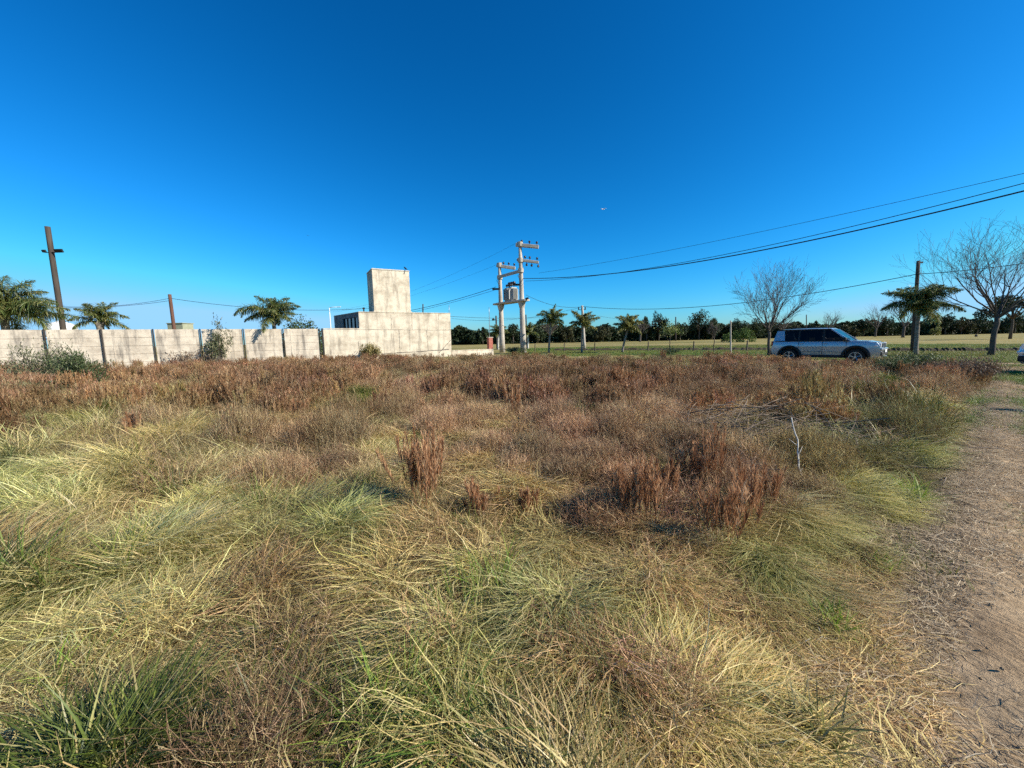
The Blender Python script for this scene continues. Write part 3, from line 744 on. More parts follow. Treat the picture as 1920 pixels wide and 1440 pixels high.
# ------------------------------------------------------------------ palms
M_palm = leaf_mat("palm leaflets", [(0, (.06, .09, .025)), (.45, (.13, .18, .05)), (.75, (.26, .28, .09)), (1, (.45, .38, .17))], .42, .4, .45, tint=False)
M_palmy = leaf_mat("yellow green palm leaflets", [(0, (.08, .105, .025)), (.5, (.19, .20, .055)), (1, (.40, .34, .13))], .42, .4, .4, tint=False)
M_ptrunk = mat("palm trunk", (.30, .26, .21), (.13, .11, .09), scale=3, stretch=(1, 1, 5), bump=.6, rough=.9)
M_lime = mat("whitewashed trunk", (.62, .60, .54), (.38, .35, .3), scale=3, stretch=(1, 1, 2), bump=.4, rough=.9)
def palm(label, base, h, rad, n, seed, m=M_palm, tr=.13, lean=(0, 0), wind=(.35, 0), dens=1.0, lw=.035, extra=(), trunk_m=None, group="palms beside the road"):
    rnd = random.Random(seed); t = thing("palm_tree", label, "palm tree", (base[0], base[1], 0), 0, group)
    top = Vector((lean[0], lean[1], h)); k = 7
    MB().tube([(top.x * (i / k) ** 1.5, top.y * (i / k) ** 1.5, -.05 + (h + .05) * i / k) for i in range(k + 1)], [tr * (1.25 if i == 0 else 1.05 - .25 * i / k) for i in range(k)] + [tr * 1.2], 10).build("trunk", trunk_m or M_ptrunk, t, smooth=True)
    L = Leaves(seed); r = L.rng; mb = MB()
    fr = []
    for i in range(n):
        u_ = (i + .5) / n; fr.append((2.39996 * i + rnd.uniform(-.3, .3), R(4) + u_ ** 1.6 * R(84) + rnd.uniform(-.12, .12), R(60) + rnd.uniform(0, R(42)), rad * rnd.uniform(.95, 1.25)))
    fr += list(extra)
    for (ph, th0, curl, ln) in fr:
        S = 9; p = top.copy(); pts = [p.copy()]; dirs = []
        for j in range(S):
            th = min(th0 + curl * ((j + .5) / S) ** 1.4, R(165))
            d = Vector((math.sin(th) * math.cos(ph) + wind[0] * .35 * j / S, math.sin(th) * math.sin(ph) + wind[1] * .35 * j / S, math.cos(th))).normalized()
            p = p + d * (ln / S); pts.append(p.copy()); dirs.append(d)
        mb.tube(pts, [.028 * rad / 2 * (1 - .85 * j / S) + .004 for j in range(S + 1)], 4, cap=False)
        nl = int(84 * dens); tt = np.sort(r.uniform(.12, 1, nl)); A_ = np.array([q[:] for q in pts]); D_ = np.array([q[:] for q in dirs] + [dirs[-1][:]])
        idx = tt * S; i0 = np.minimum(idx.astype(int), S - 1); fr_ = (idx - i0)[:, None]
        for sgn in (-1, 1):
            bp = A_[i0] * (1 - fr_) + A_[i0 + 1] * fr_; d = D_[i0]
            side = np.cross(d, [0, 0, 1.0]); side /= np.linalg.norm(side, axis=1)[:, None] + 1e-6
            v = side * sgn * .85 + d * .7 + r.normal(0, .44, (nl, 3)) + np.array([wind[0] * .3, wind[1] * .3, -.05])
            v /= np.linalg.norm(v, axis=1)[:, None]
            ll = ln * .27 * np.sin(np.pi * (tt * .8 + .16)) * r.uniform(.75, 1.2, nl)
            L.ribbons(bp, np.arctan2(v[:, 1], v[:, 0]), np.arccos(np.clip(v[:, 2], -1, 1)), np.full(nl, 1.15) * r.uniform(.5, 1.3, nl), ll, np.full(nl, lw * .9), S=3, shape='leaf')
    crown = L.build("crown", m, t)
    mb.build("frond_ribs", m, crown)
    return t
def base_of(px, py, Y): p = P(px, py, Y); return (p.x, p.y)
def crown_h(px, py, Y): return P(px, py, Y).z
b_ = base_of(8, 600, 27); palm("big palm with feathery crown at the far left behind the wall", b_, crown_h(8, 592, 27), 3.2, 24, 11, tr=.24, wind=(.8, -.1), dens=1.9, lw=.04, extra=[(0.1, R(70), R(35), 4.3), (-.15, R(58), R(50), 4.2), (.3, R(80), R(28), 4.1)], group="palms behind the wall")
b_ = base_of(186, 600, 34); palm("round low palm between the leaning pole and the short pole", b_, crown_h(186, 603, 34), 1.9, 17, 12, tr=.3, wind=(.2, 0), dens=1.6, lw=.045, group="palms behind the wall")
pc = wall_at(516)[0] + Vector((-WD.y, WD.x)) * 1.0
palm("wind-swept palm leaning its fronds over the wall left of the house", (pc.x, pc.y), crown_h(518, 598, pc.y), 1.95, 16, 13, tr=.16, wind=(.25, 0), dens=1.7, lw=.04,
     extra=[(R(-150), R(35), R(120), 3.0), (R(-140), R(30), R(140), 2.7), (R(95), R(4), R(20), 1.7), (R(80), R(2), R(25), 1.6), (R(10), R(30), R(85), 2.4)], group="palms behind the wall")
for (bx, by, Y, cx, cy, rad, n, lab, mm, tr_, wi, ex) in [
    (1029, 663, 39, 1033, 604, 1.6, 14, "first roadside palm right of the transformer, on a pale slender trunk", M_palm, .10, (.5, 0), [(.3, R(5), R(15), 1.9)]),
    (1091, 664, 38, 1092, 610, 1.65, 14, "roadside palm standing in front of the slim concrete pole", M_palmy, .11, (.15, 0), []),
    (1167, 663, 37, 1178, 616, 1.5, 14, "third roadside palm with yellowish fronds and a half white trunk", M_palmy, .10, (.1, 0), [(R(90), R(5), R(20), 1.5)]),
    (1716, 669, 24, 1722, 580, 1.8, 22, "large palm with split crown right of the silver car", M_palm, .115, (.35, 0), [(R(20), R(8), R(85), 2.4), (R(0), R(16), R(85), 2.3), (R(30), R(14), R(90), 2.2), (R(170), R(20), R(90), 1.8), (R(195), R(26), R(85), 1.8)]),
    (934, 655, 58, 935, 625, 1.6, 16, "far small palm behind the left transformer pole", M_palm, .14, (.2, 0), []),
    (990, 655, 58, 990, 624, 1.7, 16, "far small palm just right of the right transformer pole", M_palm, .14, (.2, 0), []),
    ]:
    b_ = base_of(bx, by, Y); c_ = P(cx, cy, Y)
    t_ = palm(lab, b_, c_.z, rad, n, bx, mm, tr_, lean=(c_.x - b_[0], 0), wind=wi, dens=1.9 if rad > 1.7 else 1.5, lw=.04 if Y < 30 else .06, extra=ex, trunk_m=M_lime if Y > 50 else None)
    if bx in (1029, 1091, 1167, 1716):
        pass

# ------------------------------------------------------------------ bare trees
M_bark = mat("grey bark", (.13, .105, .085), (.06, .05, .04), scale=8, stretch=(1, 1, .4), bump=.5, rough=.95)
M_twig = mat("twigs", (.15, .12, .105), (.08, .065, .055), scale=8, rough=.95)
def bare_tree(label, base, h, seed, trunk_h, r0, spread, twigs=3, lean=0.0, group=None, name="bare_tree", nb=9):
    rnd = random.Random(seed); t = thing(name, label, "tree", (base[0], base[1], 0), 0, group)
    mb = MB(); tb = MB()
    top = Vector((lean * trunk_h, 0, trunk_h)); k = 5
    mb.tube([(top.x * i / k + .02 * math.sin(i * 2), .02 * math.cos(i * 2.3), -.05 + (trunk_h + .05) * i / k) for i in range(k + 1)], [r0 * (1.35 if i == 0 else 1.05 - .2 * i / k) for i in range(k + 1)], 9)
    def branch(p, d, ln, r, lev):
        S = 5 if lev < 2 else 3; pts = [p.copy()]; q = p.copy(); dd = d.copy(); rr = [r]
        for j in range(S):
            dd = (dd + Vector((rnd.gauss(0, .15), rnd.gauss(0, .15), .09 + rnd.gauss(0, .09)))).normalized(); q = q + dd * ln / S; pts.append(q.copy()); rr.append(max(r * (1 - .62 * (j + 1) / S), .0045))
            if lev < twigs and j >= 1:
                for _ in range(1 if (lev == 0 and j < 2) or rnd.random() < .45 else 2):
                    a = rnd.uniform(0, 2 * math.pi); o = Vector((math.cos(a), math.sin(a), .2)).cross(dd).normalized()
                    nd = (dd * 1.0 + o * rnd.uniform(.35, .75)).normalized()
                    branch(q, nd, ln * rnd.uniform(.36, .72), rr[-1] * .62, lev + 1)
        (mb if lev == 0 else tb).tube(pts, rr, 6 if lev == 0 else (4 if lev == 1 else 3), cap=False)
    for i in range(nb):
        a = i * 2.39996 + rnd.uniform(-.3, .3); el = spread * (.25 + .75 * ((i + .5) / nb))
        d = Vector((math.cos(a) * math.sin(el), math.sin(a) * math.sin(el), math.cos(el)))
        branch(top - Vector((0, 0, rnd.uniform(0, .25) * trunk_h * .4)), d, (h - trunk_h) * rnd.uniform(.50, .68), r0 * rnd.uniform(.30, .46), 0)
    mb.build("trunk", M_bark, t, smooth=True); tb.build("crown", M_twig, t)
    return t
b_ = base_of(1441, 668, 26.5); bare_tree("bare leafless tree beside the rear of the silver car", b_, 6.0, 24, 1.8, .095, 1.0, 3, -.03, nb=14)
b_ = base_of(1857, 671, 22); bare_tree("larger bare leafless tree leaning at the right edge of the photo", b_, 7.2, 27, 2.3, .125, 1.0, 3, .05, nb=15)
b_ = base_of(1338, 664, 30); bare_tree("thin leafless sapling behind the weeds, left one of two", b_, 2.6, 31, 1.3, .035, .6, 2, nb=5)
b_ = base_of(1255, 668, 31); t_ = bare_tree("slender young tree with pale green leaves at its top", b_, 2.0, 32, 1.2, .035, .7, 1, nb=5, name="young_tree")
M_lgreen = leaf_mat("light green leaves", [(0, (.10, .14, .03)), (.6, (.20, .24, .06)), (1, (.34, .34, .11))], .35, .5, .3, tint=False)
L = Leaves(5); c = L.rng.normal(size=(420, 3)) * [.38, .38, .28] + [0.15, 0, 2.05]; L.quads(c, L.rng.uniform(.07, .14, 420)); L.build("leaves", M_lgreen, t_)
t, v = pole("concrete_post", "pale thin post standing alone left of the bare tree", (1370, 601), (1370, 664), 29, .06, .05, M_conc)
# low field fence: short posts with wires
M_fpost = mat("grey fence wood", (.16, .13, .10), (.08, .065, .05), 6, .95)
fpts = [P(1003, 662, 44), P(1058, 660, 43), P(1115, 660, 42), P(1215, 661, 39.5), P(1300, 662, 37), P(1400, 662, 34.5)]
mp_ = fpts[0]; fe = thing("field_fence", "low wire fence on short wooden posts along the field right of the transformer poles", "fence", (mp_.x, mp_.y, 0))
prev = None
for q in fpts:
    l = Vector((q.x - mp_.x, q.y - mp_.y, 0)); MB().tube([l, l + Vector((.02, 0, 1.0))], [.07, .055], 6).build("post", M_fpost, fe)
    if prev is not None:
        mb = MB()
        for z in (.35, .65, .9): mb.tube([prev + Vector((0, 0, z)), (prev + l) / 2 + Vector((0, 0, z - .02)), l + Vector((0, 0, z))], .008, 4)
        mb.build("fence_wire", M_blackm, fe)
    prev = l

# ------------------------------------------------------------------ far tree line
M_far = leaf_mat("dark evergreen leaves", [(0, (.014, .026, .012)), (.6, (.034, .052, .022)), (1, (.08, .10, .042))], .15, .6, .2, tint=False)
M_far2 = leaf_mat("brownish green leaves", [(0, (.03, .035, .016)), (.6, (.06, .062, .026)), (1, (.11, .10, .045))], .15, .6, .2, tint=False)
M_far3 = leaf_mat("bright green leaves", [(0, (.05, .09, .015)), (.6, (.09, .14, .03)), (1, (.16, .20, .05))], .2, .6, .2, tint=False)
M_far4 = leaf_mat("deep green leaves", [(0, (.03, .05, .012)), (.6, (.06, .09, .025)), (1, (.12, .14, .04))], .2, .6, .2, tint=False)
def crown_points(r, n, rx, rz, h0, nclump, flatk=1.0):
    cc_ = r.normal(size=(nclump, 3)); cc_ /= np.linalg.norm(cc_, axis=1)[:, None]; cc_ *= r.uniform(.35, 1, nclump)[:, None] ** .6
    cc_[:, 2] = np.abs(cc_[:, 2]) * 1.0 - .25 * r.random(nclump)
    cs = r.uniform(.18, .38, nclump); k = r.integers(0, nclump, n); g = r.normal(size=(n, 3)); g /= np.linalg.norm(g, axis=1)[:, None]; g *= r.random(n)[:, None] ** .4
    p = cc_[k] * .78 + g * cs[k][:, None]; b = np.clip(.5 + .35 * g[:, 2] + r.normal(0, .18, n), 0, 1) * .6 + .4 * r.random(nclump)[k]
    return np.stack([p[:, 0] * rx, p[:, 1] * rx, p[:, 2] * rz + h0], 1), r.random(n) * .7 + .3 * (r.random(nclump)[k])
def leafy(name, label, seed, h, rx, trunk, m, n=1500, size=.5, group=None, loc=(0, 0, 0), ncl=16):
    t = thing(name, label, "tree", loc, 0, group); rnd = random.Random(seed); L = Leaves(seed); rz = (h - trunk)
    c, b = crown_points(L.rng, n, rx, rz, trunk + .05 * h, ncl); c[:, 2] = np.minimum(c[:, 2], h * 1.02); L.quads(c, L.rng.uniform(.6, 1.4, len(c)) * size, b); 
    mb = MB(); mb.tube([(0, 0, -.1), (.1, 0, trunk * .6), (.0, .1, trunk + rz * .2), (.15, 0, trunk + rz * .5)], [h * .028, h * .022, h * .018, h * .006], 7)
    for k in range(5):
        a = k * 1.3 + rnd.random(); mb.tube([(0, 0, trunk * .8), (math.cos(a) * rx * .35, math.sin(a) * rx * .35, trunk + rz * .25), (math.cos(a) * rx * .65, math.sin(a) * rx * .65, trunk + rz * .5)], [h * .014, h * .01, h * .004], 5)
    mb.build("trunk", M_bark, t, smooth=True); L.build("crown", m, t); return t
def far_xy(px, Y): p = P(px, 640, Y); return (p.x, p.y, 0)
FY = lambda px: 128 + (px - 860) / 1060 * 24
gf = "trees of the far wood"
# mass of the wood: one stuff object of leaves
L = Leaves(77); r = L.rng; N = 60000
px_ = r.uniform(800, 2060, N); dep = r.random(N) ** 1.5 * 9
yy = FY(px_) + dep; xx = (px_ - 960) / FPX * yy
top_ = 2.2 + 3.2 * vnoise(xx, yy * .3, .09, 2) + 2.4 * vnoise(xx, yy * .3, .35, 4)
zz = r.random(N) ** .8 * top_
L.quads(np.stack([xx, yy, zz], 1), r.uniform(.6, 1.3, N), np.clip(vnoise(xx, zz, .5, 6) * .9 + r.normal(0, .15, N), 0, 1))
tag(L.build("distant_wood", M_far), "continuous dark evergreen thicket along the far side of the mown field", kind="stuff")
far_list = [ # px, top y, radius px, kind   (each with its own label)
 (885, 622, 14, 'd', "leftmost dark tree of the far wood beside the house corner"), (905, 612, 13, 'd', "dark far tree behind the thin mast by the brick pillar"),
 (962, 607, 12, 'd', "round headed far tree between the two transformer poles"), (1008, 612, 16, 'd', "dark far tree between transformer and first palm"),
 (1062, 615, 16, 'b', "brownish far tree between the first two roadside palms"), (1130, 612, 20, 'b', "brownish far tree right of the slim concrete pole"),
 (1212, 596, 16, 'd', "dark far tree with ragged crown right of the third palm"), (1235, 588, 18, 'd', "tall dense far tree near the middle right of the wood"),
 (1275, 606, 16, 'd', "lower far tree beside the tall domed one"), (1310, 583, 28, 'd', "broad domed tree, tallest in the far wood"),
 (1335, 600, 18, 'd', "far tree on the right shoulder of the broad domed one"), (1385, 598, 26, 'd', "wide dark far tree behind the pale thin post"),
 (1410, 602, 20, 'd', "dark far tree behind the left bare tree"), (1478, 606, 20, 'b', "brown tinted far tree above the silver car's rear"),
 (1525, 604, 14, 'd', "small pointed far tree above the silver car's roof"), (1550, 610, 18, 'g', "bright green far tree above the silver car"),
 (1590, 606, 18, 'b', "brownish green far tree above the car's bonnet"), (1618, 600, 16, 'd', "dark round far tree beyond the car's front"),
 (1662, 590, 16, 'd', "dark far tree with high crown left of the large palm"), (1770, 588, 18, 'd', "dark far tree right of the large palm"),
 (1800, 592, 20, 'b', "brownish far tree left of the leaning bare tree"), (1830, 596, 22, 'd', "dark far tree just left of the leaning bare tree's trunk"),
 (1900, 590, 26, 'd', "dark far tree at the right edge of the photo")]
protos = {}
for kd, mm in (('d', M_far), ('b', M_far2), ('g', M_far3)): protos[kd] = []
cnt = 0
for i, (px, ty, rp, kd, lab) in enumerate(far_list):
    Y = FY(px) - 1.5 - (i % 3); x, y, _ = far_xy(px, Y); h = P(px, ty - 3 - (i * 7) % 5, Y).z; rad = rp * Y / FPX * 1.05
    mm = {'d': M_far, 'b': M_far2, 'g': M_far3}[kd]
    leafy("far_tree", lab, 100 + i, h, rad, h * (.34 if kd == 'd' else .2), mm, 1900, .5, gf, (x, y, 0), ncl=14 + i % 6)
for i, (px, ty, Y, lab) in enumerate([(1200, 592, 118, "far bare tree with leaning limbs left of the tall dense tree"), (1553, 580, 126, "rounded bare tree in the far wood above the silver car"), (1640, 574, 130, "bare far tree reaching above the wood left of the large palm"),
    (1692, 560, 100, "dark leaning bare tree behind the large palm"), (1465, 582, 110, "fine twigged bare tree behind the left bare tree"), (1030, 590, 122, "faint bare tree in the far wood behind the first roadside palm")]):
    x, y, _ = far_xy(px, Y); h = P(px, ty, Y).z; bare_tree(lab, (x, y), h * 1.05, 50 + i, h * .28, .3, 1.0, 2, .05, gf, nb=9)
# nearer dark conifer-like tree behind the right bare tree, green dome bush, tree behind the wall
x, y, _ = far_xy(1893, 62); leafy("evergreen_tree", "dark spreading evergreen behind the twigs of the right bare tree", 301, P(1893, 545, 62).z, 4.6, 4.0, M_far, 4200, .3, None, (x, y, 0), 26)
x, y, _ = far_xy(1393, 80); leafy("round_bush", "bright green domed bush in the field behind the pale thin post", 302, P(1393, 613, 80).z, 2.6, .2, M_far3, 2600, .22, None, (x, y, 0), 20)
x, y, _ = far_xy(1362, 84); leafy("round_bush", "small olive bush left of the bright green dome", 303, P(1362, 622, 84).z, 1.6, .2, M_far3, 1200, .22, None, (x, y, 0), 12)
x, y, _ = far_xy(566, 44); leafy("leafy_tree", "dark green rounded tree behind the wall between the swept palm and the house", 304, P(566, 588, 44).z, 3.3, .8, M_far4, 7000, .2, None, (x, y, 0), 30)
x, y, _ = far_xy(1733, 140); leafy("round_bush", "yellowish bush at the foot of the far wood right of the large palm", 305, 3.2, 2.6, .2, M_palmy, 900, .35, None, (x, y - 3, 0), 10)
o = MB(); o.tube([(0, 0, 0), (0, 0, .35), (0, 0, .5), (0, 0, .62)], [.22, .25, .16, .03], 8)
x, y = G(1830, 631.5); st = o.build("field_stump", M_bark, smooth=True); st.location = (x, y, 0); tag(st, "small dark stump alone in the tan field at right", "stump")

# ------------------------------------------------------------------ shrubs
M_shr = leaf_mat("grey green shrub leaves", [(0, (.07, .085, .04)), (.6, (.15, .165, .08)), (1, (.30, .29, .17))], .3, .6, .25, tint=False)
M_shr2 = leaf_mat("green shrub leaves", [(0, (.04, .06, .025)), (.6, (.09, .12, .045)), (1, (.18, .20, .09))], .3, .5, .3, tint=False)
M_dryshr = leaf_mat("dry brown twigs", [(0, (.10, .065, .045)), (.6, (.19, .13, .09)), (1, (.30, .23, .16))], .2, .8, .1, tint=False)
def shrub(name, label, loc, h, rx, n, m, seed, size=.05, stems=14, group=None, wood=M_twig, up=.6):
    t = thing(name, label, "shrub", (loc[0], loc[1], float(hz(loc[0], loc[1]))), 0, group); rnd = random.Random(seed); L = Leaves(seed); mb = MB(); tips = []
    for k in range(stems):
        a = rnd.uniform(0, 2 * math.pi); rr = rx * rnd.random() ** .6; tp = Vector((math.cos(a) * rr, math.sin(a) * rr * .8, h * rnd.uniform(.5, 1) * (1 - .35 * (rr / rx) ** 2)))
        q = [Vector((tp.x * .12, tp.y * .12, -.03)), Vector((tp.x * .5, tp.y * .5, tp.z * .5)) + Vector((rnd.gauss(0, .04), rnd.gauss(0, .04), 0)), tp]; mb.tube(q, [.014, .01, .004], 4, cap=False); tips += [q[1].lerp(tp, f) for f in (.0, .3, .6, .85, 1)]
    T = np.array([q[:] for q in tips]); k = L.rng.integers(0, len(T), n); c = T[k] + L.rng.normal(size=(n, 3)) * [rx * .12, rx * .12, h * .08]; c[:, 2] = np.maximum(c[:, 2], .03)
    ph = L.rng.uniform(0, 2 * math.pi, n); L.ribbons(c, ph, L.rng.uniform(.1, 1.2, n) * up * 1.6, L.rng.uniform(0, .6, n), L.rng.uniform(.6, 1.6, n) * size, np.full(n, size * .3), S=2, shape='leaf')
    mb.build("stems", wood, t); L.build("leaves", m, t); return t
def g2(px, py): return G(px, py)
shrub("shrub", "grey green shrub in front of the wall at far left", base_of(88, 728, 14), 1.75, 1.1, 3600, M_shr, 401, .09, 30)
shrub("shrub", "dense green shrub beside the grey green one at far left", base_of(158, 745, 11.8), 1.38, .8, 5500, M_shr2, 402, .075, 34)
shrub("shrub", "low dark green shrub spreading among brown grass at far left", base_of(90, 745, 11), .55, 1.1, 3600, M_shr2, 403, .06, 24)
shrub("dry_shrub", "leafless twiggy shrub against the wall at the left edge", base_of(20, 690, 20), .95, 1.5, 1500, M_dryshr, 404, .12, 40)
pw = wall_at(413)[0] - Vector((-WD.y, WD.x)) * .6
shrub("shrub", "tall wispy grey green shrub reaching over the wall", (pw.x, pw.y), 3.0, .8, 1500, M_shr, 405, .16, 20)
pw = wall_at(360)[0] - Vector((-WD.y, WD.x)) * .5
shrub("dry_shrub", "low leafless twigs at the foot of the wall", (pw.x, pw.y), 1.2, 1.5, 900, M_dryshr, 406, .14, 30)
pw = wall_at(690)[0] - Vector((-WD.y, WD.x)) * 1.0
shrub("dry_shrub", "straw coloured domed bush at the foot of the rendered wall", (pw.x, pw.y), 1.25, 1.0, 2800, leaf_mat("straw bush blades", [(0, (.16, .14, .05)), (.6, (.28, .23, .09)), (1, (.42, .34, .16))], .3, .7, .2, tint=False), 407, .16, 30)
shrub("shrub", "dark green feathery shrub among weeds in front of the large palm", base_of(1690, 712, 11.5), .80, 1.0, 7500, M_shr2, 408, .06, 40)
shrub("dry_shrub", "reddish brown twiggy weed thicket left of the track's far end", base_of(1785, 722, 10.6), .72, 1.0, 7000, M_dryshr, 409, .06, 60)
shrub("shrub", "small green shrub at the base of the thin young tree", base_of(1255, 668, 31), .6, 1.0, 900, M_shr2, 410, .1, 14)
shrub("shrub", "low green bush around the foot of the right transformer pole", (B.x - 1.0, B.y - 1.0), .7, 1.5, 1500, M_shr2, 411, .12, 20)

# ------------------------------------------------------------------ cars
def car_paint(name, c):
    m, t, b = newmat(name); b.inputs["Base Color"].default_value = (*c, 1); b.inputs["Metallic"].default_value = .4
    b.inputs["Roughness"].default_value = .32; b.inputs["Coat Weight"].default_value = 1; b.inputs["Coat Roughness"].default_value = .05
    tc = t.nodes.new("ShaderNodeTexCoord"); n = t.nodes.new("ShaderNodeTexNoise"); n.inputs["Scale"].default_value = 3; n.inputs["Detail"].default_value = 8
    sx = t.nodes.new("ShaderNodeSeparateXYZ"); t.links.new(tc.outputs["Object"], sx.inputs[0]); t.links.new(tc.outputs["Object"], n.inputs[0])
    # road dust thrown on the lower doors
    mr = t.nodes.new("ShaderNodeMapRange"); mr.inputs[1].default_value = .95; mr.inputs[2].default_value = .35; t.links.new(sx.outputs[2], mr.inputs[0])
    mu = t.nodes.new("ShaderNodeMath"); mu.operation = 'MULTIPLY'; t.links.new(mr.outputs[0], mu.inputs[0]); t.links.new(n.outputs[0], mu.inputs[1])
    mx = t.nodes.new("ShaderNodeMixRGB"); mx.inputs[1].default_value = (*c, 1); mx.inputs[2].default_value = (.36, .31, .25, 1); t.links.new(mu.outputs[0], mx.inputs[0]); t.links.new(mx.outputs[0], b.inputs["Base Color"])
    r_ = t.nodes.new("ShaderNodeMapRange"); r_.inputs[3].default_value = .28; r_.inputs[4].default_value = .75; t.links.new(mu.outputs[0], r_.inputs[0]); t.links.new(r_.outputs[0], b.inputs["Roughness"])
    return m
def glass_mat(name, tint):
    m, t, b = newmat(name); b.inputs["Base Color"].default_value = (*tint, 1); b.inputs["Roughness"].default_value = .03
    b.inputs["Transmission Weight"].default_value = 1; b.inputs["IOR"].default_value = 1.3
    mx = t.nodes.new("ShaderNodeMixShader"); tr = t.nodes.new("ShaderNodeBsdfTransparent"); tr.inputs[0].default_value = (*tint, 1); gl = t.nodes.new("ShaderNodeBsdfGlossy"); gl.inputs["Roughness"].default_value = .02
    lw = t.nodes.new("ShaderNodeLayerWeight"); lw.inputs[0].default_value = .25
    t.links.new(lw.outputs[0], mx.inputs[0]); t.links.new(tr.outputs[0], mx.inputs[1]); t.links.new(gl.outputs[0], mx.inputs[2]); t.links.new(mx.outputs[0], t.nodes["Material Output"].inputs[0])
    return m
M_silver = car_paint("silver blue paint", (.36, .40, .44)); M_wpaint = car_paint("white paint car", (.78, .78, .78))
M_clad = mat("black plastic cladding", (.022, .022, .024), rough=.6); M_tyre = mat("tyre rubber", (.02, .02, .02), rough=.85)
M_cglass = glass_mat("tinted side glass", (.10, .11, .13)); M_wglass = glass_mat("windscreen glass", (.62, .70, .74))
M_chrome = mat("alloy", (.6, .6, .6), (.5, .5, .5), rough=.25, metal=1); M_lens = mat("lamp lens", (.7, .72, .75), (.6, .62, .65), rough=.1, spec=.8); M_red = mat("red lens", (.35, .01, .01), rough=.15, spec=.7)
M_seat = mat("dark seat fabric", (.03, .03, .032), rough=.9); M_plate = mat("number plate", (.7, .7, .7), (.6, .6, .6), rough=.5)
def arc(cx, cz, r, a0, a1, n): return [(cx + r * math.cos(R(a0 + (a1 - a0) * i / n)), cz + r * math.sin(R(a0 + (a1 - a0) * i / n))) for i in range(n + 1)]
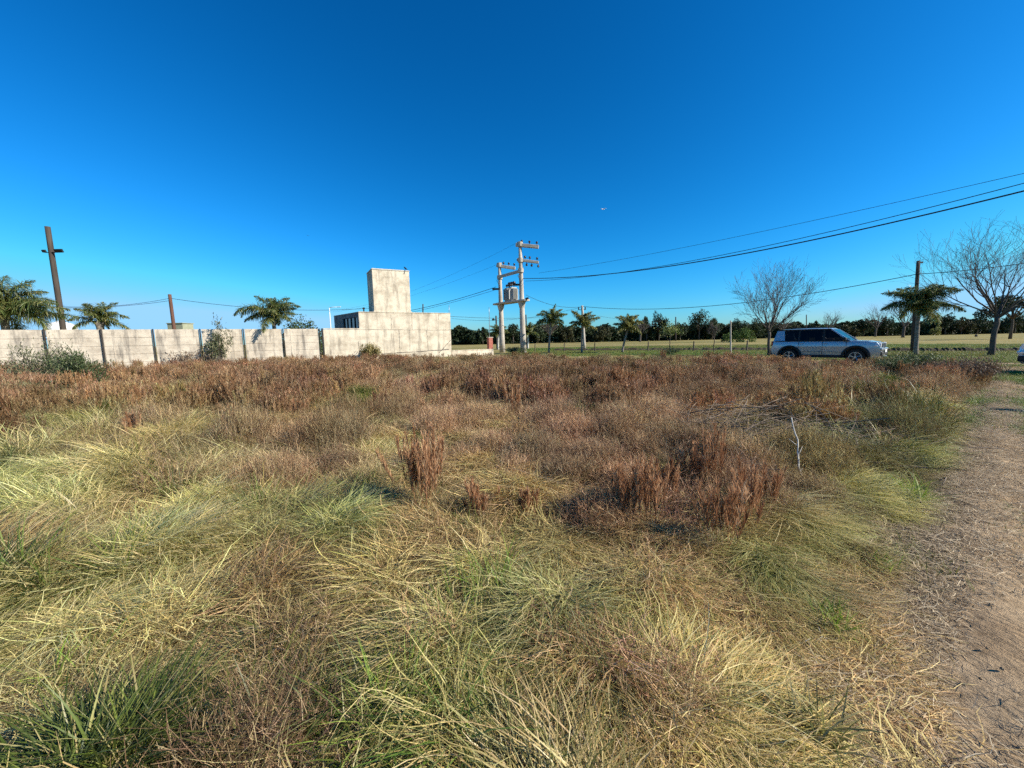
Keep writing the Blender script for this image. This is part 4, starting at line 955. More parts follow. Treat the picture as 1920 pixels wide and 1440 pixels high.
def suv(label, name, loc, rz, paint, group=None):
    """x forward, y to the left, origin on the ground under the middle; boxy compact off-roader, 4.25 m long"""
    t = thing(name, label, "car", loc, rz, group)
    HW = .90; wb = 1.285; xf, xr = 1.27, -1.30; WR = .345; AR = .43
    low = [(-2.10, .45), (-2.12, .62), (-2.10, .92), (-2.05, 1.06)]
    # body sides: lower shell profile with wheel arches
    prof = [(-1.95, .34)] + [(-2.10, .42), (-2.13, .62), (-2.10, .98), (-2.04, 1.10), (-1.0, 1.105), (.0, 1.10), (.88, 1.085), (1.25, 1.07), (1.70, 1.035), (1.98, .98), (2.06, .88), (2.11, .62), (2.09, .40), (1.95, .32)]
    prof += [(xf + AR, .30)] + arc(xf, .37, AR, 0, 180, 10) + [(xf - AR, .30), (xr + AR, .30)] + arc(xr, .37, AR, 0, 180, 10) + [(xr - AR, .30)]
    import bmesh
    mb = MB(); mb.prism(prof, -HW, HW)
    o = mb.build("body", paint, t)
    bm = bmesh.new(); bm.from_mesh(o.data); bmesh.ops.recalc_face_normals(bm, faces=bm.faces)
    # belly: tuck sides in towards the sill and the nose/tail in plan
    for ax, vals in ((2, (.45, .52, .62, .74, .86, .94, 1.0, 1.05)), (0, (-2.0, -1.85, -1.7, 1.55, 1.7, 1.85, 1.95, 2.03))):
        for q in vals:
            co = Vector((0, 0, 0)); co[ax] = q; no = Vector((0, 0, 0)); no[ax] = 1
            bmesh.ops.bisect_plane(bm, geom=bm.verts[:] + bm.edges[:] + bm.faces[:], plane_co=co, plane_no=no)
    for v in bm.verts:
        x, y, z = v.co; c01 = lambda q: max(0.0, min(1.0, q))
        k = 1 - .055 * c01((z - .82) / .28) ** 1.8 - .035 * c01((.60 - z) / .25) ** 1.5 - .16 * c01((x - 1.5) / .6) ** 2.2 - .09 * c01((-1.65 - x) / .45) ** 2
        v.co.y = y * k
    for f in bm.faces: f.smooth = True
    bm.to_mesh(o.data); bm.free()
    b = o.modifiers.new("bevel", 'BEVEL'); b.width = .03; b.segments = 3; b.limit_method = 'ANGLE'; b.angle_limit = R(40)
    es = o.modifiers.new("split", 'EDGE_SPLIT'); es.split_angle = R(32)
    body = o
    # bonnet bulge
    MB().prism([(.86, 1.06), (1.98, .97), (1.92, 1.035), (1.6, 1.085), (1.1, 1.115), (.88, 1.12)], -.66, .66).build("bonnet", paint, t, bevel=.03)
    # greenhouse: roof, pillars, glass between
    zb, zt = 1.10, 1.665; bw, tw_ = .855, .70
    def gp_(x, z, s, off=0): k = (z - zb) / (zt - zb); return Vector((x, s * (bw + (tw_ - bw) * k + off), z))
    roof = MB(); sec = [(-1.93, 1.60), (-1.86, 1.655), (-1.2, 1.69), (-.3, 1.70), (.25, 1.68), (.33, 1.645)]
    n = len(roof.v); cross = [(-tw_ - .01, -.02), (-tw_ * .92, .012), (-.35, .03), (0, .035), (.35, .03), (tw_ * .92, .012), (tw_ + .01, -.02)]
    for (x, z) in sec:
        for (y, dz) in cross: roof.v.append((x, y, z + dz))
    for i in range(len(sec) - 1):
        for j in range(len(cross) - 1): a = n + i * len(cross) + j; roof.f.append((a, a + len(cross), a + len(cross) + 1, a + 1)); roof.m.append(0)
    rf = roof.build("roof", paint, t, smooth=True); sl = rf.modifiers.new("thick", 'SOLIDIFY'); sl.thickness = .05; sl.offset = -1
    for s in (-1, 1):
        mb = MB(); mb.tube([(-1.75, s * .67, 1.72), (-1.6, s * .67, 1.76), (-.6, s * .675, 1.775), (.05, s * .66, 1.755), (.2, s * .66, 1.71)], .018, 6); mb.build("roof_rail", M_clad, rf, smooth=True)
        # pillars
        def pillar(x0, x1, X0, X1, nm="pillar", m=paint, off=0.0, th=.05):
            mb = MB(); q = [gp_(x0, zb - .02, s, off), gp_(x1, zb - .02, s, off), gp_(X1, zt, s, off), gp_(X0, zt, s, off)]; q2 = [p - Vector((0, s * th, 0)) for p in q]; k = len(mb.v); mb.v += [tuple(p) for p in q + q2]
            for f in ((0, 1, 2, 3), (7, 6, 5, 4), (0, 4, 5, 1), (1, 5, 6, 2), (2, 6, 7, 3), (3, 7, 4, 0)): mb.f.append(tuple(k + i for i in f)); mb.m.append(0)
            return mb.build(nm, m, t, bevel=.008)
        pillar(.98, 1.10, .26, .34); pillar(-2.05, -1.52, -1.90, -1.60, m=paint)
        pillar(.02, .10, .0, .08, m=M_clad, off=.002); pillar(-.98, -.90, -.98, -.90, m=M_clad, off=.002)
        for (a, b2, c2, d2) in ((.10, .98, .08, .26), (-.90, .02, -.90, 0), (-1.52, -.98, -1.60, -.98)):
            mb = MB(); q = [gp_(a, zb, s, -.02), gp_(b2, zb, s, -.02), gp_(d2, zt, s, -.02), gp_(c2, zt, s, -.02)]; mb.face(q); mb.build("side_window", M_cglass, t)
        # top frame above glass
        pillar_ = MB(); pillar_.box((-.8, s * (tw_ + .005), zt - .01), (2.2, .03, .06)); pillar_.build("window_frame", M_clad, t)
        MB().box((-.45, s * (bw + .012), zb - .0), (2.95, .025, .035)).build("belt_moulding", M_clad, t)
        # arch and sill cladding, door seams, handles
        for cx in (xf, xr):
            mb = MB(); pts = arc(cx, .37, AR + .045, -5, 185, 14); mb.tube([(p[0], s * (HW + .0), p[1]) for p in pts], .055, 6); mb.build("arch_cladding", M_clad, t, smooth=True)
        MB().box((0, s * (HW - .005), .37), (1.66, .06, .13)).build("sill", M_clad, t, bevel=.02)
        mb = MB()
        for xs_ in (.92, .03, -.93): mb.box((xs_, s * (HW + .0), .75), (.012, .012, .62))
        mb.box((-.0, s * (HW + .003), .58), (1.8, .012, .014)); mb.build("door_seam", M_clad, t)
        for xs_ in (.14, -.80):
            MB().box((xs_, s * (HW + .02), .98), (.17, .035, .03)).build("door_handle", paint, t, bevel=.01)
        mr_ = MB(); mr_.box((.86, s * (.98), 1.19), (.14, .2, .16)); mr_.build("wing_mirror", M_clad if paint is M_silver else paint, t, bevel=.04)
        # wheels
        for cx in (xf, xr):
            w_ = MB(); w_.tube([(cx, s * (HW - .235), WR), (cx, s * (HW - .22), WR), (cx, s * (HW - .02), WR), (cx, s * (HW - .0), WR)], [WR - .03, WR, WR, WR - .03], 28); ty = w_.build("wheel", M_tyre, t, smooth=False)
            rm = MB(); rm.tube([(cx, s * (HW - .03), WR), (cx, s * (HW + .004), WR)], [.235, .235], 24)
            rm.build("rim_well", M_blackm, ty)
            sp = MB()
            for k in range(5):
                a = k * 2 * math.pi / 5 + .3
                for da in (-.13, .13): sp.tube([(cx + .04 * math.cos(a), s * (HW + .012), WR + .04 * math.sin(a)), (cx + .22 * math.cos(a + da), s * (HW + .012), WR + .22 * math.sin(a + da))], .014, 5)
            sp.tube([(cx, s * (HW + .0), WR), (cx, s * (HW + .022), WR)], .05, 10)
            rr = [(cx + .226 * math.cos(2 * math.pi * k / 24), s * (HW + .01), WR + .226 * math.sin(2 * math.pi * k / 24)) for k in range(25)]; sp.tube(rr, .014, 5)
            sp.build("rim", M_chrome, ty)
        # lamps
        mb = MB(); mb.tube([(2.02, s * .63, .90), (2.085, s * .63, .90)], [.115, .10], 18); hl = mb.build("headlight", M_lens, t, smooth=False)
        mb = MB(); mb.tube([(2.05, s * .66, .60), (2.12, s * .66, .60)], .055, 12); mb.build("fog_light", M_lens, t)
        mb = MB(); mb.box((-2.10, s * .72, .98), (.09, .22, .24)); mb.build("tail_light", M_red, t, bevel=.02)
        MB().box((1.93, s * .845, .86), (.12, .03, .06)).build("indicator", M_lens, t, bevel=.01)
    for cx in (xf, xr): MB().box((cx, 0, .56), (.86, 1.28, .56)).build("wheel_well", M_blackm, t)
    MB().box((0, 0, .42), (3.6, 1.3, .22)).build("underbody", M_blackm, t)
    # windscreens
    mb = MB(); mb.face([(1.02, -bw + .05, zb), (1.02, bw - .05, zb), (.33, tw_ - .02, zt), (.33, -tw_ + .02, zt)]); mb.build("windscreen", M_wglass, t)
    mb = MB(); mb.face([(-2.05, -bw + .08, zb + .02), (-2.05, bw - .08, zb + .02), (-1.90, tw_ - .05, zt - .04), (-1.90, -tw_ + .05, zt - .04)]); mb.build("rear_window", M_cglass, t)
    # front: seven slot grille, bumper, skid, plate
    g_ = MB(); g_.box((2.075, 0, .88), (.05, .98, .19)); gr = g_.build("grille", M_clad, t, bevel=.02)
    g_ = MB()
    for k in range(8): g_.box((2.105, -.42 + k * .12, .88), (.018, .028, .16))
    g_.build("grille_bar", paint, gr)
    bp = MB(); bp.box((2.08, 0, .70), (.16, 1.56, .14)); bp.build("bumper", paint, t, bevel=.05)
    bp = MB(); bp.box((2.07, 0, .50), (.16, 1.50, .20)); bp.build("lower_grille", M_clad, t, bevel=.04)
    bp = MB(); bp.box((2.10, 0, .37), (.14, .9, .07)); bp.build("skid_plate", M_chrome, t, bevel=.02)
    MB().box((2.17, 0, .63), (.012, .42, .13)).build("number_plate", M_plate, t)
    bp = MB(); bp.box((-2.10, 0, .52), (.16, 1.62, .28)); bp.build("rear_bumper", M_clad, t, bevel=.05)
    # seats, dash and wheel
    for y in (-.38, .38):
        MB().box((.0, y, .80), (.5, .5, .2)).box((-.27, y, 1.10), (.14, .46, .6)).box((-.3, y, 1.46), (.1, .26, .16)).build("car_seat", M_seat, t, bevel=.04)
        MB().box((-1.0, y, 1.05), (.16, .6, .7)).build("rear_seat", M_seat, t, bevel=.04)
    MB().box((.72, 0, 1.0), (.36, 1.5, .22)).build("dashboard", M_seat, t, bevel=.04)
    mb = MB(); mb.tube([(.46 + .06 * math.sin(a), .38 + .18 * math.cos(a), 1.08 + .17 * math.sin(a)) for a in [2 * math.pi * k / 16 for k in range(17)]], .014, 6); mb.build("steering_wheel", M_clad, t)
    return t
cl = Vector((15.72, 19.25)); CA = R(-51)
car = suv("silver blue boxy off-road car parked beyond the weeds", "parked_car", (cl.x, cl.y, .03), CA, M_silver)
car2 = suv("white car just entering the photo at the right edge", "parked_car", (19.12, 12.0, .03), R(174), M_wpaint)

# person on the near front seat
def skin_person(label, M_local, parent_thing_loc, rz):
    M_shirt = mat("dark shirt", (.05, .05, .06), rough=.9); M_skin = mat("skin", (.42, .26, .18), (.38, .23, .16), rough=.6); M_hair = mat("dark hair", (.03, .02, .015), rough=.7)
    J = {'pel': (0, 0, .92, .14), 'wai': (-.03, 0, 1.05, .125), 'che': (-.08, 0, 1.24, .14), 'nb': (-.08, 0, 1.36, .06), 'nt': (-.07, 0, 1.42, .055), 'h1': (-.055, 0, 1.50, .085), 'h2': (-.05, 0, 1.58, .08),
         'sl': (-.08, .16, 1.31, .06), 'el': (.10, .24, 1.12, .043), 'wl': (.30, .12, 1.14, .03), 'pl': (.36, .09, 1.15, .035),
         'sr': (-.08, -.16, 1.31, .06), 'er': (.10, -.24, 1.13, .043), 'wr': (.31, -.20, 1.17, .03), 'pr': (.37, -.19, 1.18, .035),
         'hl': (.05, .10, .90, .09), 'kl': (.42, .12, .92, .065), 'al': (.62, .12, .58, .045), 'tl': (.76, .12, .52, .04),
         'hr': (.05, -.10, .90, .09), 'kr': (.42, -.12, .92, .065), 'ar': (.62, -.12, .58, .045), 'tr': (.76, -.12, .52, .04)}
    E = [('pel', 'wai'), ('wai', 'che'), ('che', 'nb'), ('nb', 'nt'), ('nt', 'h1'), ('h1', 'h2'), ('che', 'sl'), ('sl', 'el'), ('el', 'wl'), ('wl', 'pl'), ('che', 'sr'), ('sr', 'er'), ('er', 'wr'), ('wr', 'pr'),
         ('pel', 'hl'), ('hl', 'kl'), ('kl', 'al'), ('al', 'tl'), ('pel', 'hr'), ('hr', 'kr'), ('kr', 'ar'), ('ar', 'tr')]
    # five fingers on each hand
    for sd_, s in (('l', 1), ('r', -1)):
        px, py, pz, _ = J['p' + sd_]
        for i in range(4):
            a = 'f%s%d' % (sd_, i); J[a] = (px + .045, py + (i - 1.5) * .019, pz + .0, .0085); J[a + 'b'] = (px + .075 - abs(i - 1) * .006, py + (i - 1.5) * .021, pz - .03, .0075); E += [('p' + sd_, a), (a, a + 'b')]
        a = 't%s_' % sd_; J[a] = (px + .01, py - s * .045, pz + .005, .01); E.append(('p' + sd_, a))
    names = list(J); me = bpy.data.meshes.new("person"); me.from_pydata([J[k][:3] for k in names], [(names.index(a), names.index(b)) for a, b in E], [])
    o = bpy.data.objects.new("person", me); scene.collection.objects.link(o); o.location = parent_thing_loc; o.rotation_euler = (0, 0, rz)
    sk = o.modifiers.new("skin", 'SKIN'); sk.use_smooth_shade = True
    for v, k in zip(me.skin_vertices[0].data, names): v.radius = (J[k][3],) * 2; v.use_root = (k == 'pel')
    o.modifiers.new("sub", 'SUBSURF').levels = 1
    o.modifiers["sub"].render_levels = 1
    # skin above the collar and below the short sleeves, shirt elsewhere
    m, t, b = newmat("skin and shirt"); tc = t.nodes.new("ShaderNodeTexCoord"); sx = t.nodes.new("ShaderNodeSeparateXYZ"); t.links.new(tc.outputs["Object"], sx.inputs[0])
    g1 = t.nodes.new("ShaderNodeMath"); g1.operation = 'GREATER_THAN'; g1.inputs[1].default_value = 1.385; t.links.new(sx.outputs[2], g1.inputs[0])
    g2_ = t.nodes.new("ShaderNodeMath"); g2_.operation = 'GREATER_THAN'; g2_.inputs[1].default_value = .09; t.links.new(sx.outputs[0], g2_.inputs[0])
    g3 = t.nodes.new("ShaderNodeMath"); g3.operation = 'GREATER_THAN'; g3.inputs[1].default_value = 1.03; t.links.new(sx.outputs[2], g3.inputs[0])
    g4 = t.nodes.new("ShaderNodeMath"); g4.operation = 'MULTIPLY'; t.links.new(g2_.outputs[0], g4.inputs[0]); t.links.new(g3.outputs[0], g4.inputs[1])
    g5 = t.nodes.new("ShaderNodeMath"); g5.operation = 'MAXIMUM'; t.links.new(g1.outputs[0], g5.inputs[0]); t.links.new(g4.outputs[0], g5.inputs[1])
    mx = t.nodes.new("ShaderNodeMixRGB"); mx.inputs[1].default_value = (.05, .05, .06, 1); mx.inputs[2].default_value = (.42, .26, .18, 1); t.links.new(g5.outputs[0], mx.inputs[0]); t.links.new(mx.outputs[0], b.inputs["Base Color"])
    me.materials.append(m)
    h = MB(); n = 14; rows = 6
    for i in range(rows):
        for k in range(n):
            a0, a1 = math.pi / 2 * i / rows, math.pi / 2 * (i + 1) / rows; f0, f1 = 2 * math.pi * k / n, 2 * math.pi * (k + 1) / n
            def q(a, f): return (-.065 + .105 * math.cos(a) * math.cos(f) - .02 * math.cos(a), .092 * math.cos(a) * math.sin(f), 1.565 + .10 * math.sin(a) - (.05 if math.cos(f) < 0 and i == 0 and a < .1 else 0))
            h.face([q(a0, f0), q(a0, f1), q(a1, f1), q(a1, f0)])
    h.build("hair", M_hair, o, smooth=True)
    f_ = MB(); f_.tube([(.025, 0, 1.56), (.055, 0, 1.52), (.03, 0, 1.505)], [.008, .014, .008], 6)
    for s in (-1, 1): f_.tube([(-.055, s * .083, 1.50), (-.06, s * .1, 1.53), (-.06, s * .088, 1.56)], .012, 5)
    f_.build("nose_and_ears", M_skin, o, smooth=True)
    e_ = MB()
    for s in (-1, 1): e_.tube([(.018, s * .033, 1.545), (.034, s * .033, 1.545)], .011, 8)
    e_.tube([(.03, -.025, 1.47), (.038, 0, 1.468), (.03, .025, 1.47)], .005, 5); e_.build("eyes_and_mouth", M_hair, o)
    return tag(o, label, "person")
off = Matrix.Rotation(CA, 2) @ Vector((-.06, -.38))
skin_person("person in a dark top sitting inside the silver car by the near front window", None, (cl.x + off.x, cl.y + off.y, .06), CA)

# ------------------------------------------------------------------ grasses
STRAW = [(0, (.11, .07, .035)), (.3, (.31, .22, .10)), (.6, (.58, .45, .225)), (.85, (.82, .68, .40)), (1, (.36, .35, .12))]
M_thatch = leaf_mat("straw thatch", STRAW, .15, .5, .35)
M_long = leaf_mat("yellow green long grass", [(0, (.10, .115, .03)), (.25, (.22, .22, .07)), (.5, (.43, .375, .155)), (.8, (.66, .55, .28)), (1, (.78, .68, .42))], .2, .42, .45)
M_green = leaf_mat("green blades", [(0, (.045, .07, .018)), (.5, (.11, .15, .03)), (.8, (.21, .24, .06)), (1, (.42, .38, .18))], .25, .45, .3)
M_rust = leaf_mat("rust seed heads", [(0, (.10, .055, .032)), (.4, (.25, .15, .088)), (.75, (.46, .315, .20)), (1, (.74, .60, .42))], .2, .8, .1)
M_rstem = leaf_mat("rust stems", [(0, (.22, .10, .05)), (.5, (.33, .18, .09)), (1, (.44, .30, .16))], .2, .7, .2)
M_weed = leaf_mat("dry brown weeds", [(0, (.10, .06, .04)), (.4, (.25, .165, .105)), (.8, (.48, .35, .225)), (1, (.76, .62, .42))], .15, .8, .15)
M_lit = leaf_mat("straw litter", [(0, (.18, .125, .075)), (.5, (.38, .28, .17)), (1, (.66, .54, .36))], .1, .7, .2)
M_turf = leaf_mat("short turf", [(0, (.06, .11, .02)), (.5, (.15, .20, .045)), (.85, (.30, .28, .10)), (1, (.42, .34, .16))], .3, .5, .3)
pcol = bpy.data.collections.new("grass_kinds")       # source tufts, instanced below
kinds = {}
def disc(r, n, rad): a = r.uniform(0, 2 * math.pi, n); q = rad * np.sqrt(r.random(n)); return np.stack([q * np.cos(a), q * np.sin(a), np.zeros(n)], 1)
def add_kind(name, objs): kinds[name] = objs
PR = {}
def proto(kind, L, m):
    me = L.mesh(kind, m); PR.setdefault(kind, []).append(me)
for v in range(4):      # straw mat: long blades combed over one way, lying low
    L = Leaves(1000 + v); r = L.rng; n = 60
    L.ribbons(disc(r, n, .17), r.normal(0, .55, n), r.uniform(.5, 1.3, n), r.uniform(.5, 1.2, n), r.uniform(.18, .55, n), r.uniform(.0036, .0076, n), S=5, power=1.0, zmin=.01, wob=.40)
    n = 42; c = disc(r, n, .2); c[:, 2] = r.uniform(0, .14, n); L.ribbons(c, r.uniform(-3.1, 3.1, n), r.uniform(.8, 1.75, n), r.uniform(-.4, .8, n), r.uniform(.08, .34, n), r.uniform(.003, .0068, n), S=4, zmin=.01, wob=.35)
    proto('thatch', L, M_thatch)
for v in range(4):      # long arching grass
    L = Leaves(1100 + v); r = L.rng; n = 62
    L.ribbons(disc(r, n, .10), r.normal(0, .82, n), r.uniform(.15, .85, n), r.uniform(1.1, 2.1, n), r.uniform(.26, .62, n), r.uniform(.004, .0074, n), S=6, power=1.1, zmin=.01, wob=.26)
    n = 34; c = disc(r, n, .14); c[:, 2] = r.uniform(0, .16, n); L.ribbons(c, r.uniform(-3.1, 3.1, n), r.uniform(.6, 1.7, n), r.uniform(-.3, .7, n), r.uniform(.1, .35, n), r.uniform(.003, .006, n), S=4, zmin=.01, wob=.3, bl=r.uniform(.3, 1, n))
    proto('long', L, M_long)
for v in range(3):      # darker green tuft
    L = Leaves(1200 + v); r = L.rng; n = 56
    L.ribbons(disc(r, n, .07), r.normal(0, 1.3, n), r.uniform(.05, .65, n), r.uniform(.3, 1.3, n), r.uniform(.25, .55, n), r.uniform(.005, .0095, n), S=5, zmin=.01)
    proto('green', L, M_green)
def rust_mesh(seed, ns=16, h0=.5, h1=.68, rad=.09, hairs=30, lean=.12):
    L = Leaves(seed); r = L.rng; b = disc(r, ns, rad); ph = np.arctan2(b[:, 1], b[:, 0]); ln = r.uniform(h0, h1, ns)
    pts = L.ribbons(b, ph, np.abs(r.normal(0, lean, ns)), r.normal(0, .06, ns), ln, np.full(ns, .0045), S=5, shape='stem', bl=r.random(ns) * .5)
    for k in range(ns):
        m_ = hairs; t = r.uniform(.50, 1.0, m_) ** .9; idx = t * 5; i0 = np.minimum(idx.astype(int), 4); f = (idx - i0)[:, None]
        p = pts[k][i0] * (1 - f) + pts[k][i0 + 1] * f; wv = np.sin(np.pi * np.clip((t - .45) / .6, 0, 1))
        L.ribbons(p, r.uniform(0, 6.28, m_), r.uniform(.12, .42, m_), r.uniform(-.1, .3, m_), r.uniform(.05, .10, m_) * (.5 + .6 * wv), np.full(m_, .0058), S=2, shape='leaf', bl=np.clip(r.random() * .5 + r.random(m_) * .5, 0, 1))
    n = 30; L.ribbons(disc(r, n, rad), r.uniform(-3.1, 3.1, n), r.uniform(.05, .5, n), r.uniform(.2, 1.2, n), r.uniform(.2, .45, n), r.uniform(.0025, .004, n), S=4, zmin=.01, bl=r.uniform(.6, 1, n))
    return L
for v in range(4): proto('rust', rust_mesh(1300 + v), M_rust)
for v in range(4):      # fuzzy fine brown weed
    L = Leaves(1400 + v); r = L.rng; n = 46; b = disc(r, n, .17); pts = L.ribbons(b, r.uniform(0, 6.28, n), r.uniform(0, .35, n), r.normal(.1, .3, n), r.uniform(.25, .52, n), r.uniform(.0022, .0036, n), S=5, shape='stem', wob=.25)
    for rep in range(5):
        i0 = r.integers(1, 5, n); f = r.random(n)[:, None]; p = pts[np.arange(n), i0] * (1 - f) + pts[np.arange(n), i0 + 1] * f
        L.ribbons(p, r.uniform(0, 6.28, n), r.uniform(.25, 1.1, n), r.normal(0, .4, n), r.uniform(.05, .15, n), r.uniform(.0018, .003, n), S=2, shape='stem')
    for rep in range(2):
        i0 = r.integers(3, 6, n); p = pts[np.arange(n), i0] + r.normal(0, .006, (n, 3)); L.ribbons(p, r.uniform(0, 6.28, n), r.uniform(0, 1.3, n), r.normal(0, .3, n), r.uniform(.012, .026, n), r.uniform(.003, .005, n), S=2, shape='leaf')
    n = 36; L.ribbons(disc(r, n, .2), r.uniform(-3.1, 3.1, n), r.uniform(.6, 1.5, n), r.uniform(.1, .9, n), r.uniform(.15, .4, n), r.uniform(.002, .0035, n), S=4, zmin=.01, wob=.2)
    proto('weed', L, M_weed)
for v in range(3):      # loose straw lying on bare soil
    L = Leaves(1500 + v); r = L.rng; n = 44; b = disc(r, n, .14); b[:, 2] = r.uniform(.002, .012, n)
    L.ribbons(b, r.uniform(0, 6.28, n), r.uniform(1.35, 1.62, n), r.normal(0, .12, n), r.uniform(.025, .11, n), r.uniform(.0018, .004, n), S=3, zmin=.003, wob=.25, shape='stem')
    proto('litter', L, M_lit)
for v in range(3):      # mown turf
    L = Leaves(1600 + v); r = L.rng; n = 110; L.ribbons(disc(r, n, .24), r.uniform(0, 6.28, n), r.uniform(.1, 1.1, n), r.uniform(0, .9, n), r.uniform(.05, .14, n), r.uniform(.003, .006, n), S=2, zmin=.004)
    proto('turf', L, M_turf)
kind_names = {'thatch': "straw_thatch", 'long': "long_grass", 'green': "green_grass", 'rust': "rust_seed_grass", 'weed': "brown_weeds", 'litter': "straw_litter", 'turf': "short_turf"}
cols = {}
for kd, lst in PR.items():
    c_ = bpy.data.collections.new(kind_names[kd] + "_tufts"); cols[kd] = c_
    for i, me in enumerate(lst):
        o = bpy.data.objects.new("%s_tuft_%s" % (kind_names[kd], "abcdef"[i]), me); c_.objects.link(o)
def scatter(kd, label, P3, rot, scl, tint):
    n = len(P3); name = kind_names[kd]
    me = bpy.data.meshes.new(name); me.vertices.add(n); me.vertices.foreach_set("co", P3.astype(np.float32).ravel())
    r = np.random.default_rng(len(name))
    a = me.attributes.new("rot", 'FLOAT_VECTOR', 'POINT'); a.data.foreach_set("vector", rot.astype(np.float32).ravel())
    a = me.attributes.new("scl", 'FLOAT_VECTOR', 'POINT'); a.data.foreach_set("vector", scl.astype(np.float32).ravel())
    a = me.attributes.new("idx", 'INT', 'POINT'); a.data.foreach_set("value", r.integers(0, len(PR[kd]), n).astype(np.int32))
    a = me.attributes.new("tint", 'FLOAT_COLOR', 'POINT'); a.data.foreach_set("color", np.concatenate([tint, np.ones((n, 1))], 1).astype(np.float32).ravel())
    me.update(); o = bpy.data.objects.new(name, me); scene.collection.objects.link(o)
    g = bpy.data.node_groups.new(name, 'GeometryNodeTree')
    g.interface.new_socket("Geometry", in_out='INPUT', socket_type='NodeSocketGeometry'); g.interface.new_socket("Geometry", in_out='OUTPUT', socket_type='NodeSocketGeometry')
    N = g.nodes; gi = N.new("NodeGroupInput"); go = N.new("NodeGroupOutput"); ip = N.new("GeometryNodeInstanceOnPoints"); ci = N.new("GeometryNodeCollectionInfo")
    ci.inputs["Collection"].default_value = cols[kd]; ci.inputs["Separate Children"].default_value = True; ci.inputs["Reset Children"].default_value = True
    ip.inputs["Pick Instance"].default_value = True
    def na(nm, ty): q = N.new("GeometryNodeInputNamedAttribute"); q.data_type = ty; q.inputs[0].default_value = nm; return q.outputs[0]
    er = N.new("FunctionNodeEulerToRotation"); g.links.new(na("rot", 'FLOAT_VECTOR'), er.inputs[0]); g.links.new(er.outputs[0], ip.inputs["Rotation"])
    g.links.new(na("scl", 'FLOAT_VECTOR'), ip.inputs["Scale"]); g.links.new(na("idx", 'INT'), ip.inputs["Instance Index"])
    g.links.new(gi.outputs[0], ip.inputs["Points"]); g.links.new(ci.outputs[0], ip.inputs["Instance"]); g.links.new(ip.outputs[0], go.inputs[0])
    md = o.modifiers.new("scatter", 'NODES'); md.node_group = g
    return tag(o, label, kind="stuff")

